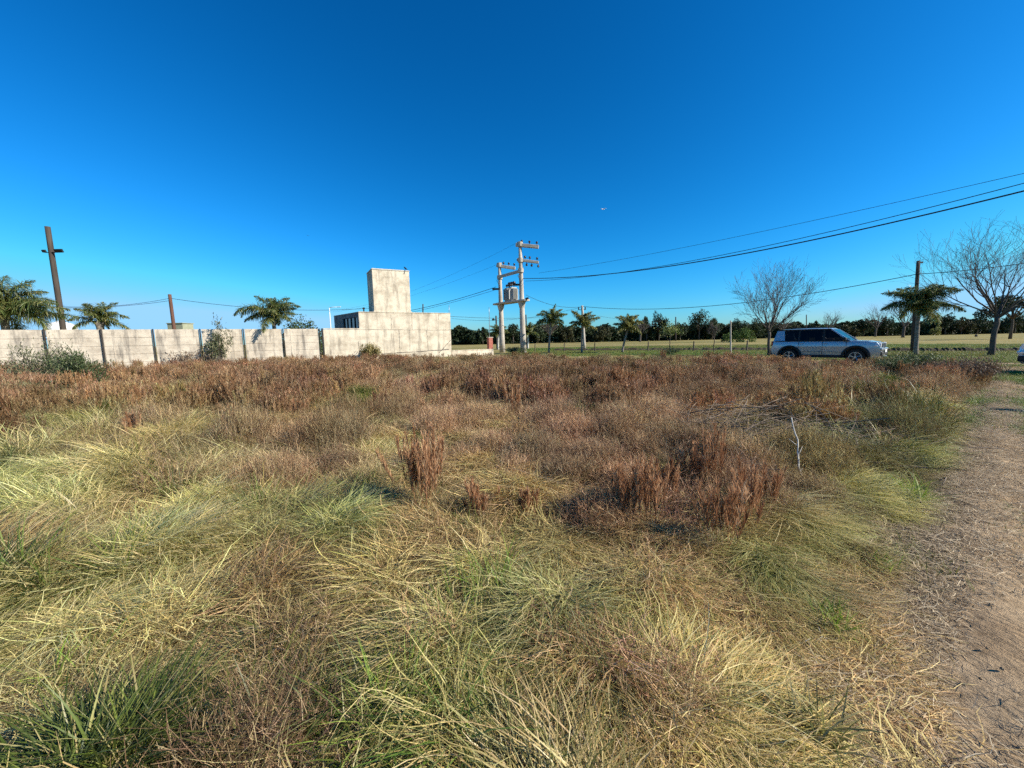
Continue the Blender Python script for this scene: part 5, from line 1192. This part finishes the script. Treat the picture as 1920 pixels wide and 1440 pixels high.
# what grows where, read off the photograph: pixel, thatch, long, green, rust, weed, height, tint (r,g,b)
TY, TG, TB, TR = (.96, .95, .80), (.82, .89, .62), (1.0, .87, .72), (1.06, .98, .86)
CP = [
 (60, 715, .3, 0, .1, 1, .6, .9, TR), (250, 720, .2, 0, 0, 1, .6, .9, TR), (450, 700, .2, .1, 0, .9, .8, .8, TR), (700, 695, .4, .1, 0, .7, .8, .8, TR), (900, 680, .7, .2, 0, .4, .6, .6, TY),
 (120, 770, .4, .4, 0, .6, .2, .9, TY), (330, 760, .6, .5, 0, .4, .2, .8, TY), (500, 745, .2, 0, 0, 1, .4, 1.05, TR), (620, 745, .2, 0, 0, 1, .4, 1.0, TR), (400, 800, .5, .5, 0, .25, .3, .8, TY), (620, 830, .5, .1, .05, .2, .8, .8, TB),
 (60, 850, .5, .9, 0, 0, 0, 1, TY), (250, 880, .6, .8, .1, 0, .1, .9, TY), (420, 850, .7, .6, .05, .1, .2, .9, TY), (560, 900, .7, .5, .05, 0, .4, .9, TY), (700, 880, .5, .8, .1, 0, .3, .9, TY), (680, 820, .5, .4, .2, 0, .5, .8, TG),
 (80, 960, .5, .9, .1, 0, .1, 1, TG), (300, 970, .6, .8, .1, 0, .1, 1, TY), (480, 980, .5, .8, .2, 0, .2, 1, TG), (680, 980, .3, .7, .2, .1, .4, .9, TG),
 (80, 1080, .8, .8, .1, 0, 0, 1, TY), (300, 1080, .9, .6, .1, 0, .1, 1, TY), (480, 1110, .6, .4, .05, 0, .8, .9, TB), (650, 1090, .6, .7, .4, 0, .2, .9, TG), (820, 1080, .8, .5, .2, 0, .3, .9, TY),
 (60, 1200, .5, .6, .3, 0, 0, .9, TG), (300, 1220, 1, .3, .1, 0, .1, .8, TY), (500, 1200, .9, .4, .15, 0, .1, .9, TY), (720, 1200, .8, .4, .1, 0, .4, .8, TY), (900, 1120, .6, .7, .5, 0, .2, .9, TG), (1040, 1120, .5, 1, .2, 0, .1, 1.1, TY), (860, 1220, .8, .3, .1, 0, .6, .8, TB),
 (100, 1350, 1, .2, .05, 0, .1, .7, TY), (350, 1370, .9, .3, .3, 0, .2, .8, TB), (560, 1330, .9, .4, .1, 0, .3, .8, TY), (740, 1380, .4, .4, 1, 0, .1, .8, TG), (930, 1360, .5, .8, .6, 0, .1, .9, TG), (1000, 1300, .7, .6, .3, 0, .2, .8, TY),
 (1120, 1250, .7, .4, .1, 0, .5, .8, TB), (1200, 1380, .8, .3, .08, 0, .5, .7, TB), (1150, 1080, .3, .4, .3, 0, .6, .9, TG), (1250, 1060, .5, .3, .2, .1, .8, .9, TB), (1350, 1080, .6, .15, .03, .1, .9, .75, TB), (1350, 1220, .8, .2, .03, 0, .6, .55, TB), (1480, 1060, .5, .4, .2, 0, .6, .6, TG),
 (1500, 1200, .8, .2, .1, 0, .4, .4, TB), (1600, 1090, .7, .2, .2, 0, .4, .4, TB), (1500, 1370, .9, .2, .06, 0, .3, .45, TB), (1620, 1330, .9, .1, .0, 0, .2, .35, TB), (1620, 1220, .9, .1, .1, 0, .2, .35, TB), (1650, 1050, .8, .2, .1, 0, .2, .35, TB),
 (960, 700, .2, 0, 0, .9, .5, .9, TR), (1100, 700, .3, .1, 0, .8, .6, .85, TR), (950, 745, .1, 0, 0, 1.1, .3, 1.05, TR), (1080, 740, .1, 0, 0, 1, .5, 1, TR), (1250, 720, .1, 0, 0, 1, .6, .95, TR), (1400, 715, .2, 0, 0, .9, .8, .78, TR), (1560, 720, .3, .2, 0, .5, .9, .68, TB),
 (900, 790, .5, .1, .1, .2, .8, .7, TR), (1000, 800, .4, 0, 0, .1, 1, .75, TR), (1100, 810, .3, 0, .1, .1, 1, .75, TR), (1200, 790, .2, .1, .1, .4, .8, .8, TR), (1330, 770, .2, 0, 0, .5, .6, .6, TB), (1480, 770, .2, .1, .1, .3, .8, .5, TB), (1580, 770, .2, .4, .2, .2, .7, .8, TB), (1700, 740, .2, .3, .1, 0, .9, .8, TB),
 (760, 860, .6, .3, .1, .2, .6, .85, TR), (860, 900, .4, .2, .1, .3, .8, .9, TR), (950, 870, .5, .1, 0, .1, 1, .9, TR), (1050, 880, .4, 0, 0, .1, 1, .85, TR), (1000, 960, .4, .1, .1, .2, 1, .8, TB), (900, 990, .5, .5, .1, .1, .5, .9, TY), (780, 1010, .6, .5, .2, 0, .4, .9, TB),
 (1120, 930, .3, .1, .1, .3, .9, .8, TB), (1230, 870, .2, .1, .2, .2, .8, .8, TB), (1200, 960, .2, .2, .2, .4, .8, .9, TB), (1330, 900, .1, .1, .2, .7, .6, 1, TR), (1400, 950, .1, .2, .3, .6, .6, .9, TR), (1300, 1000, .3, .1, .2, .4, .8, .9, TR), (1420, 1030, .5, .3, .08, .1, .7, .7, TG),
 (1380, 830, .3, .1, .2, 0, .7, .5, TB), (1450, 850, .2, .2, .5, 0, .5, .6, TG), (1550, 830, .4, .4, .3, 0, .5, .6, TG), (1640, 790, .1, 1, .7, 0, .1, 1.4, TG), (1700, 800, .1, 1, .6, 0, .1, 1.4, TG), (1740, 850, .2, 1, .5, 0, .1, 1.1, TG), (1600, 900, .5, .6, .25, 0, .3, .75, TG), (1680, 870, .6, .7, .2, 0, .1, .8, TG), (1550, 960, .5, .4, .2, 0, .5, .65, TG), (1640, 960, .6, .5, .4, 0, .2, .6, TG),
 (1780, 760, .3, .6, .1, 0, .5, .5, TG), (1100, 680, .6, .4, .1, .2, .4, .6, TY), (1300, 685, .3, .2, .1, .7, .5, .8, TR), (1500, 690, .3, .2, .1, .8, .6, .6, TR), (1200, 700, .6, .5, .2, .2, .5, .7, TG), (800, 720, .7, .3, .1, .3, .7, .7, TY), (200, 800, .5, .7, .1, .2, .3, .9, TG), (650, 760, .6, .3, .2, .3, .7, .8, TB)]
cpx = np.array([G(c[0], c[1], .12) for c in CP]); CW = np.array([c[2:7] for c in CP]); CH = np.array([c[7] for c in CP]); CT = np.array([c[8] for c in CP])
def polar(x, y): return np.stack([np.arctan2(x, y) * 1.6, np.log(np.hypot(x, y) + .05)], 1)
cq = polar(cpx[:, 0], cpx[:, 1])
cr = np.hypot(cpx[:, 0], cpx[:, 1]); CW[:, 3] *= np.where(cr < 6.5, .08, .62); CW[:, 1] *= .85; CW[:, 2] *= .5; CW[:, 0] *= 1.15; CW[:, 4] *= np.where(cr < 3.2, .24, .7); CH = CH * np.where(cr < 5, .72, .82)
rng = np.random.default_rng(42)
def density_r(N, rmin, rmax, p=1.45, r0=2.2, az=R(66)):
    """random places round the photographer's end of the lot, thinning with distance"""
    rr = np.geomspace(rmin, rmax, 4000); dn = np.minimum(1, (r0 / rr) ** p) * rr * np.gradient(rr); cdf = np.cumsum(dn); cdf /= cdf[-1]
    q = np.interp(rng.random(N), cdf, rr); a = rng.uniform(-az, az, N); return q * np.sin(a), q * np.cos(a) + 0.0
x, y = density_r(60000, .35, 44)
x2 = rng.uniform(-4, 1.1, 700); y2 = rng.uniform(-2.5, .6, 700); x = np.concatenate([x, x2]); y = np.concatenate([y, y2])   # around and behind the photographer's feet
k = inpoly(x, y, lot); k &= rng.random(len(x)) > .93 * np.clip(1 - (track_edge_x(y) - x) / (.25 + .05 * np.maximum(y, 0)), 0, 1)     # thins out toward the track
wl = (x * -math.sin(TH) + (y - WZ0) * math.cos(TH)) < -.35; k &= wl | (x > -5)
k &= ~((np.abs(x) < .45) & (np.abs(y) < .45))
x, y = x[k], y[k]
TI, TD = tus(x, y); inside = TD < 1.05; near0 = TD < 8
fr = np.hypot(x, y); k = inside | (rng.random(len(x)) < np.where(near0, .20, .8)); k &= rng.random(len(x)) < np.clip(1.05 - .012 * fr, .6, 1)
x, y, TI, TD = x[k], y[k], TI[k], TD[k]; inside = TD < 1.05; own = inside[:, None]
cx_, cy_ = np.where(inside, TUS[TI, 0], x), np.where(inside, TUS[TI, 1], y)
def choose(X, Y, U):
    wx = X + (vnoise(X, Y, 1.4, 11) - .5) * .35 * np.hypot(X, Y) ** .6; wy = Y + (vnoise(X, Y, 1.4, 12) - .5) * .45 * np.hypot(X, Y) ** .6
    q = polar(wx, np.maximum(wy, .3)); D2 = ((q[:, None, :] - cq[None]) ** 2).sum(2); wt = 1 / (D2 + 2e-4) ** 2.2; wt /= wt.sum(1)[:, None]
    W_ = wt @ CW; W_[:, 3] *= np.clip((np.hypot(X, Y) - 5.2) / 2.0, 0, 1); W_[:, 2] *= np.where((X > .15) & (np.hypot(X, Y) < 4.2), .08, np.where(np.hypot(X, Y) < 2.6, .6, 1))
    for j in range(5): W_[:, j] *= np.clip((vnoise(X, Y, 1.3, 20 + j) * .65 + vnoise(X, Y, 3.3, 30 + j) * .35 - .18) * 3.2, .04, 2.2) ** 1.6
    W_ /= W_.sum(1)[:, None] + 1e-9
    return (U[:, None] > np.cumsum(W_, 1)).sum(1).clip(0, 4), wt @ CH, wt @ CT
rT = np.random.default_rng(5); nT = len(TUS)
Tk0, _, _ = choose(TUS[:, 0], TUS[:, 1], rT.random(nT)); Tdir = rT.normal(0, .8, nT); Tbr = rT.uniform(.72, 1.25, nT); Th = rT.uniform(.75, 1.3, nT); Thue = rT.normal(0, .025, (nT, 3))
kk, Hk, Tk = choose(x, y, rng.random(len(x)))
lead = inside & (rng.random(len(x)) < .70); kk = np.where(lead, Tk0[TI], kk)
kk = np.where(~inside & (fr[k] < 12) & (rng.random(len(x)) < .6), 0, kk); kk = np.where(~inside & (fr[k] >= 6) & (rng.random(len(x)) < .4), 0, kk)                  # flattened straw between the tussocks
base = 2 * math.pi * (vnoise(cx_, cy_, .42, 40) * 1.1 + .30 * vnoise(cx_, cy_, 1.6, 41)) - .9
out = np.arctan2(y - cy_, x - cx_); bd = base + np.where(inside, Tdir[TI], 0); kx = np.where(inside, .75 * np.clip(TD, 0, 1), 0)
flow = np.arctan2(np.sin(bd) + kx * np.sin(out), np.cos(bd) + kx * np.cos(out))
dist = np.hypot(x, y)
edge_k = np.clip((track_edge_x(y) - x) / np.where(y > 4, .5, 1.0), .3, 1)
big = 1 + .5 * np.clip((dist - 5) / 20, 0, 1)                    # far tufts stand for several
hscale = (.85 + .35 * vnoise(x, y, .8, 50)) * np.where(inside, Th[TI] * (1.12 - (.16 + .22 * np.clip((8 - dist) / 4, 0, 1)) * np.clip(TD, 0, 1) ** 2), np.where(dist < 14, .55, .95)) * (.74 + .26 * np.clip((dist - 2) / 3.5, 0, 1))
tn = Tk * (.80 + .40 * rng.random((len(x), 1))) * (1 + rng.normal(0, .05, (len(x), 3))) * (.78 + .44 * vnoise(x, y, .6, 52))[:, None] * np.where(own, Tbr[TI][:, None] * (1 + Thue[TI]), .9)
zz = hz(x, y)
labels = {'thatch': "pale straw coloured matted grass lying over the lot", 'long': "yellow green long arching grass in the foreground", 'green': "darker green grass tufts dotted among the straw",
          'rust': "rust brown feathery seed grass filling the middle of the lot", 'weed': "fine dry reddish brown weeds between the grasses"}
for j, kd in enumerate(['thatch', 'long', 'green', 'rust', 'weed']):
    s = kk == j; n = int(s.sum())
    rot = np.stack([rng.normal(0, .10, n), rng.normal(0, .10, n), flow[s] + rng.normal(0, .28 if kd in ('thatch', 'long') else 2.5, n)], 1)
    hh = (Hk * hscale * edge_k)[s] * rng.uniform(.8, 1.2, n); bb = big[s] * rng.uniform(.85, 1.2, n)
    if kd == 'rust': hh = Hk[s] * rng.uniform(.65, 1.3, n) * (.9 + .3 * vnoise(x[s], y[s], .5, 60)); bb = (1 + .2 * np.clip((dist[s] - 5) / 20, 0, 1)) * rng.uniform(.8, 1.3, n)
    if kd == 'green': hh = np.clip(hh, .5, 2)
    sc = np.stack([bb * (.75 + .25 * hh), bb * (.75 + .25 * hh), hh * (1 + .1 * (big[s] - 1))], 1)
    if kd in ('thatch', 'long'): sc[:, 2] *= 1.0
    scatter(kd, labels[kd], np.stack([x[s], y[s], zz[s] - .005], 1), rot, sc, tn[s])
# straw litter on the track edge and bare patches
N = 9500; yy = rng.random(N) ** 1.35 * 16 + .2 - 1.0; e = track_edge_x(yy); xx = e + rng.normal(-.22, .22 + .06 * np.maximum(yy, 0), N) + np.abs(rng.normal(0, .5, N)) * np.clip((yy - 1.8) / 3.0, 0, 1) * 1.6
bare = inpoly(xx, yy, [G(1735, 1500), G(1722, 1290), G(1795, 1200), G(1925, 1120), G(2300, 1060), G(2300, 1500)]); k = (xx > e - 1.6) & (xx < e + 3) & (~bare | (rng.random(N) < .05)); xx, yy = xx[k], yy[k]; n = len(xx)
zt_ = np.where(xx > track_edge_x(yy), track_z(xx, yy), hz(xx, yy)); tl = np.ones((n, 3)) * (.75 + .5 * rng.random((n, 1)))
scatter('litter', "loose pale straw scattered over the edge of the dirt track", np.stack([xx, yy, zt_], 1), np.stack([rng.normal(0, .05, n), rng.normal(0, .05, n), rng.uniform(0, 6.28, n)], 1), np.stack([rng.uniform(.7, 1.3, n)] * 2 + [np.full(n, 1.0)], 1), tl)
# earth clods and small stones trodden into the track
PR['clod'] = []; kind_names['clod'] = "earth_clods"; cols['clod'] = bpy.data.collections.new("earth_clods_tufts")
for v in range(3):
    rr_ = random.Random(v); mb = MB()
    for q in range(9):
        a = rr_.uniform(0, 6.28); d_ = rr_.uniform(.02, .22); s_ = rr_.uniform(.002, .006); cx1, cy1 = d_ * math.cos(a), d_ * math.sin(a)
        mb.tube([(cx1, cy1, -.004), (cx1 + s_ * .2, cy1, s_ * .5), (cx1, cy1 + s_ * .2, s_ * 1.1)], [s_ * rr_.uniform(.9, 1.4), s_ * 1.1, s_ * .45], 6)
    me = bpy.data.meshes.new("earth_clods"); me.from_pydata(mb.v, [], mb.f); me.materials.append(M_dirt); PR['clod'].append(me)
    cols['clod'].objects.link(bpy.data.objects.new("earth_clods_tuft_" + "abc"[v], me))
N = 260; yy = rng.random(N) ** 1.5 * 12 - .5; xx = track_edge_x(yy) + rng.uniform(-.35, 2.6, N) * (1 + .08 * np.maximum(yy, 0)); n = N
scatter('clod', "small earth clods and pebbles trodden over the dirt track", np.stack([xx, yy, np.where(xx > track_edge_x(yy), track_z(xx, yy), hz(xx, yy))], 1), np.stack([np.zeros(n), np.zeros(n), rng.uniform(0, 6.28, n)], 1), np.repeat(rng.uniform(.5, 1.3, n)[:, None], 3, 1), np.ones((n, 3)))
# turf: verges round the road, field beyond, tufts in the track, strip before the house
N = 30000; a = rng.uniform(R(-30), R(62), N); rr = 9 + rng.random(N) ** 1.25 * 55; xx, yy = rr * np.sin(a), rr * np.cos(a)
wl = (xx * -math.sin(TH) + (yy - WZ0) * math.cos(TH)); k = ~inpoly(xx, yy, lot) & ((wl < -.2) | (xx > 0)) & ~(track_zone(xx, yy) & (rng.random(N) > .12))
rd_ = (xx - road_c.x) * RN.x + (yy - road_c.y) * RN.y; k &= (rd_ < -1.5) | (rd_ > 2.7) | (vnoise(xx, yy, .8, 70) > .8)
xx, yy = xx[k], yy[k]
x3 = rng.uniform(0, 3, 2600); y3 = 2.2 + rng.random(2600) ** .8 * 13.5; x3 = track_edge_x(y3) + x3 * (.3 + .08 * y3) - .1; kp = vnoise(x3, y3, 1.1, 71) * .75 + .25 * rng.random(2600) + .012 * y3 > .76
xx = np.concatenate([xx, x3[kp]]); yy = np.concatenate([yy, y3[kp]]); n = len(xx); dd_ = np.hypot(xx, yy)
g_ = vnoise(xx * .5, yy, .22, 72)[:, None]; near_verge = np.clip((34 - dd_) / 14, 0, 1)[:, None] * (dd_ > 14)[:, None]
tt = (np.array([1.15, 1.0, .95]) * (1 - g_) + np.array([.75, 1.05, .7]) * g_) * (1 - .3 * near_verge) + np.array([.68, 1.0, .6]) * .3 * near_verge
sc = np.stack([rng.uniform(.8, 1.3, n) * (1 + dd_ / 30)] * 2 + [rng.uniform(.6, 1.5, n) * np.where(dd_ < 16, .7, 1.0)], 1)
scatter('turf', "short green and tan turf of the verge and mown field", np.stack([xx, yy, np.where(yy < 17, .03, .0) * (xx > track_edge_x(yy))], 1), np.stack([np.zeros(n), np.zeros(n), rng.uniform(0, 6.28, n)], 1), sc, tt * (.85 + .3 * rng.random((n, 1))))

# ------------------------------------------------------------------ single clumps that stand out
gcl = "tall rust coloured grass clumps"
def clump(label, px, py, ns, h, rad, seed, sc=1.0, lean=.10, tint=None):
    x, y = G(px, py, .05); t = thing("grass_clump", label, "grass clump", (x, y, float(hz(x, y)) - .01), seed * 1.3, gcl)
    L = rust_mesh(seed, int(ns * .8), h * .70, h * 1.22, rad * .9, 60, lean * 1.5); L.build("seed_stems", M_rust1, t)
    L = Leaves(seed + 1); r = L.rng; n = int(ns * 2.5); L.ribbons(disc(r, n, rad * 1.2), r.uniform(-3.1, 3.1, n), r.uniform(.05, .5, n), r.uniform(.5, 1.6, n), r.uniform(.25, .5, n) * h / .6, r.uniform(.003, .005, n), S=5, zmin=.01); L.build("base_blades", M_long1, t)
M_rust1 = leaf_mat("rust seed heads of clumps", [(0, (.16, .07, .035)), (.4, (.36, .18, .09)), (.75, (.54, .32, .175)), (1, (.72, .52, .33))], .3, .8, .1, tint=False)
M_long1 = leaf_mat("blades at clump foot", [(0, (.10, .13, .03)), (.4, (.22, .21, .07)), (1, (.46, .38, .19))], .35, .45, .4, tint=False)
for a in [("tall dense rust clump standing alone left of centre in the foreground", 800, 975, 60, .66, .095, 2001),
          ("small rust clump just left of the tall dense one", 768, 905, 10, .40, .06, 2002),
          ("low rust clump with green blades at its foot, right of the tall dense one", 905, 990, 18, .36, .08, 2003),
          ("dark flame shaped rust clump at centre right", 1172, 1000, 26, .50, .07, 2004),
          ("flame shaped rust clump just right of the dark one", 1216, 1010, 24, .50, .06, 2005),
          ("small rust clump, right of the pair of flame shaped ones", 1252, 970, 12, .38, .05, 2006),
          ("tall thin rust clump in front of the brush pile", 1288, 935, 16, .46, .06, 2007),
          ("tallest rust clump in front of the brush pile", 1330, 950, 26, .56, .08, 2008),
          ("bright rust clump nearest in the right hand group", 1345, 1050, 26, .50, .08, 2009),
          ("rust clump with drooping heads in the right hand group", 1400, 1010, 20, .46, .08, 2010),
          ("rightmost rust clump beside the pale upright stick", 1436, 985, 14, .40, .06, 2011),
          ("straw tipped rust clump low at the centre", 992, 985, 12, .28, .07, 2012),
          ("dark narrow rust clump rising from the middle of the lot", 963, 800, 26, .66, .10, 2013),
          ("lone narrow rust clump among yellow grass at left", 257, 850, 12, .52, .06, 2014),
          ("rust clump standing above the yellow grass at left", 262, 790, 18, .62, .12, 2015),
          ("dark rust clump on the left near the green shrubs", 1545, 780, 22, .60, .12, 2016)]:
    if a[6] == 2016: a = ("dark rust clump right of the brush pile's long branch",) + a[1:]
    clump(*a)
# fresh green tufts
M_fresh = leaf_mat("fresh green blades", [(0, (.10, .17, .02)), (.5, (.19, .29, .035)), (1, (.36, .42, .09))], .35, .45, .3, tint=False)
for lab, px, py, n, h, sd_ in [("bright green tuft beside the pale twig near the track", 1560, 1165, 70, .16, 1), ("small bright green tuft at the track's straw edge, higher than the one by the twig", 1655, 1058, 40, .12, 2),
        ("bright green tuft at the edge of the track below the long grass", 1715, 930, 70, .26, 3), ("spreading dark green tuft at the bottom right before the bare dirt", 1530, 1385, 90, .26, 4),
        ("bright green tuft among straw at the far lower left", 130, 1310, 60, .24, 5), ("bright green tuft at the bottom centre left among straw", 735, 1400, 110, .34, 6), ("bright green leafy tuft just left of the centre foreground", 940, 1140, 90, .36, 7)]:
    x, y = G(px, py, .08); t = thing("green_tuft", lab, "grass tuft", (x, y, float(hz(x, y)) + .03), 0, "fresh green tufts")
    L = Leaves(3000 + sd_); r = L.rng; L.ribbons(disc(r, n, .05 + h * .12), r.uniform(-3.1, 3.1, n), r.uniform(.1, .9, n), r.uniform(.3, 1.2, n), r.uniform(.6, 1.2, n) * h, r.uniform(.005, .010, n), S=5, zmin=.01); L.build("blades", M_fresh if sd_ != 4 else M_long1, t)
# dry stick pile and single sticks
M_stick = mat("dead branches", (.25, .19, .14), (.10, .075, .055), scale=10, rough=.95)
M_pale = mat("bleached branch", (.62, .58, .50), (.40, .36, .30), scale=14, rough=.85)
x, y = G(1400, 850); bp_scale = 1.35; bp_ = thing("brush_pile", "heap of dead grey branches right of the centre", "brush pile", (x, y, float(hz(x, y))))
rnd = random.Random(9); mb = MB()
for k in range(330):
    a = rnd.gauss(0, 1); b = rnd.gauss(0, .5); ln = rnd.uniform(.5, 1.6); az = rnd.gauss(.2, .8) + (math.pi if rnd.random() < .5 else 0); el = rnd.gauss(.05, .28)
    hh_ = .50 * math.exp(-(a * a * .5 + b * b)) * rnd.uniform(.3, 1.2); c = Vector((a * 1.15, b * 1.1, max(.05, hh_)))
    d = Vector((math.cos(az) * math.cos(el), math.sin(az) * math.cos(el), math.sin(el))); n = 5; r0 = rnd.uniform(.003, .0075)
    bow = Vector((rnd.gauss(0, .06), rnd.gauss(0, .06), rnd.gauss(-.04, .05)))
    pts = [c + d * ln * (i / n - .5) + bow * (4 * (i / n - .5) ** 2) for i in range(n + 1)]
    for p_ in pts: p_.z = max(p_.z, .01)
    mb.tube(pts, [r0 * (1 - .7 * i / n) for i in range(n + 1)], 4, cap=False)
mb.build("dead_branches", M_stick, bp_)["kind"] = "stuff"
L = Leaves(91); r = L.rng; n = 900; c = np.stack([r.normal(0, .8, n), r.normal(0, .5, n), np.zeros(n)], 1); c[:, 2] = .3 * np.exp(-(c[:, 0] ** 2 * .6 + c[:, 1] ** 2)) * r.random(n) + .02
L.ribbons(c, r.uniform(0, 6.28, n), r.uniform(.9, 1.6, n), r.normal(0, .3, n), r.uniform(.1, .4, n), r.uniform(.003, .006, n), S=3, zmin=.01); L.build("dry_leaves", M_drygrey if False else leaf_mat("grey dry blades", [(0, (.10, .08, .06)), (.6, (.22, .18, .13)), (1, (.40, .35, .25))], .2, .7, .2, tint=False), bp_)
def stick(label, pts_px, r0, m, name="stick", seed=1):
    """pts_px: (px, py, depth)"""
    pts = [P(*q) for q in pts_px]; rnd = random.Random(seed); fine = []
    for a, b in zip(pts[:-1], pts[1:]):
        for k in range(5): fine.append(a.lerp(b, k / 5) + Vector((rnd.gauss(0, .006), rnd.gauss(0, .006), rnd.gauss(0, .004))))
    fine.append(pts[-1]); o0 = fine[0].copy(); n = len(fine)
    mb = MB(); mb.tube([p - o0 for p in fine], [r0 * (1 - .55 * i / n) for i in range(n)], 7)
    for k in (n // 3, n // 2, 2 * n // 3):
        d = Vector((rnd.gauss(0, .06), rnd.gauss(0, .03), rnd.uniform(.02, .08))); q = fine[k] - o0; mb.tube([q, q + d], [r0 * .45, r0 * .15], 5)
    o = mb.build(name, m, smooth=True); o.location = o0; return tag(o, label, "stick")
Yb = G(1508, 935)[1]
stick("pale crooked stick standing upright at the right of the brush pile", [(1511, 935, Yb), (1500, 885, Yb + .1), (1495, 835, Yb + .3), (1484, 783, Yb + .45)], .011, M_pale, seed=3)
Yc = G(1435, 905)[1]
stick("short pale broken stick poking up left of the crooked one", [(1432, 915, Yc), (1436, 880, Yc), (1443, 842, Yc)], .013, M_pale, seed=4)
stick("pale branch lying on top of the brush pile", [(1278, 800, 7.0), (1325, 803, 6.9), (1380, 812, 6.7)], .02, M_pale, seed=5)
stick("long dark branch running right from the brush pile", [(1470, 783, 7.4), (1540, 785, 7.3), (1622, 787, 7.2)], .013, M_stick, seed=6)
def lying(label, pts, r0, m, lift=.12, seed=1):
    return stick(label, [(a, b, G(a, b, lift)[1]) for a, b in pts], r0, m, seed=seed)
lying("thin straight straw stalk lying across grass at lower left", [(298, 1438), (330, 1375), (345, 1340)], .006, M_pale, .15, 7)
lying("grey stalk lying across the matted grass at bottom centre", [(890, 1248), (940, 1215), (985, 1175)], .005, M_stick, .2, 8)
lying("long straw stalk lying flat right of the bottom centre", [(1100, 1277), (1170, 1275), (1235, 1278)], .006, M_pale, .2, 9)
lying("pale twig lying near the edge of the track", [(1460, 1222), (1520, 1208), (1588, 1190)], .006, M_pale, .06, 10)
lying("long dark strand lying aslant over the edge of the dirt track", [(1690, 963), (1760, 998), (1830, 1030), (1925, 1062)], .014, mat("dark strand", (.05, .04, .03), rough=.9), .03, 12)  # thin dark tube laid over the track edge
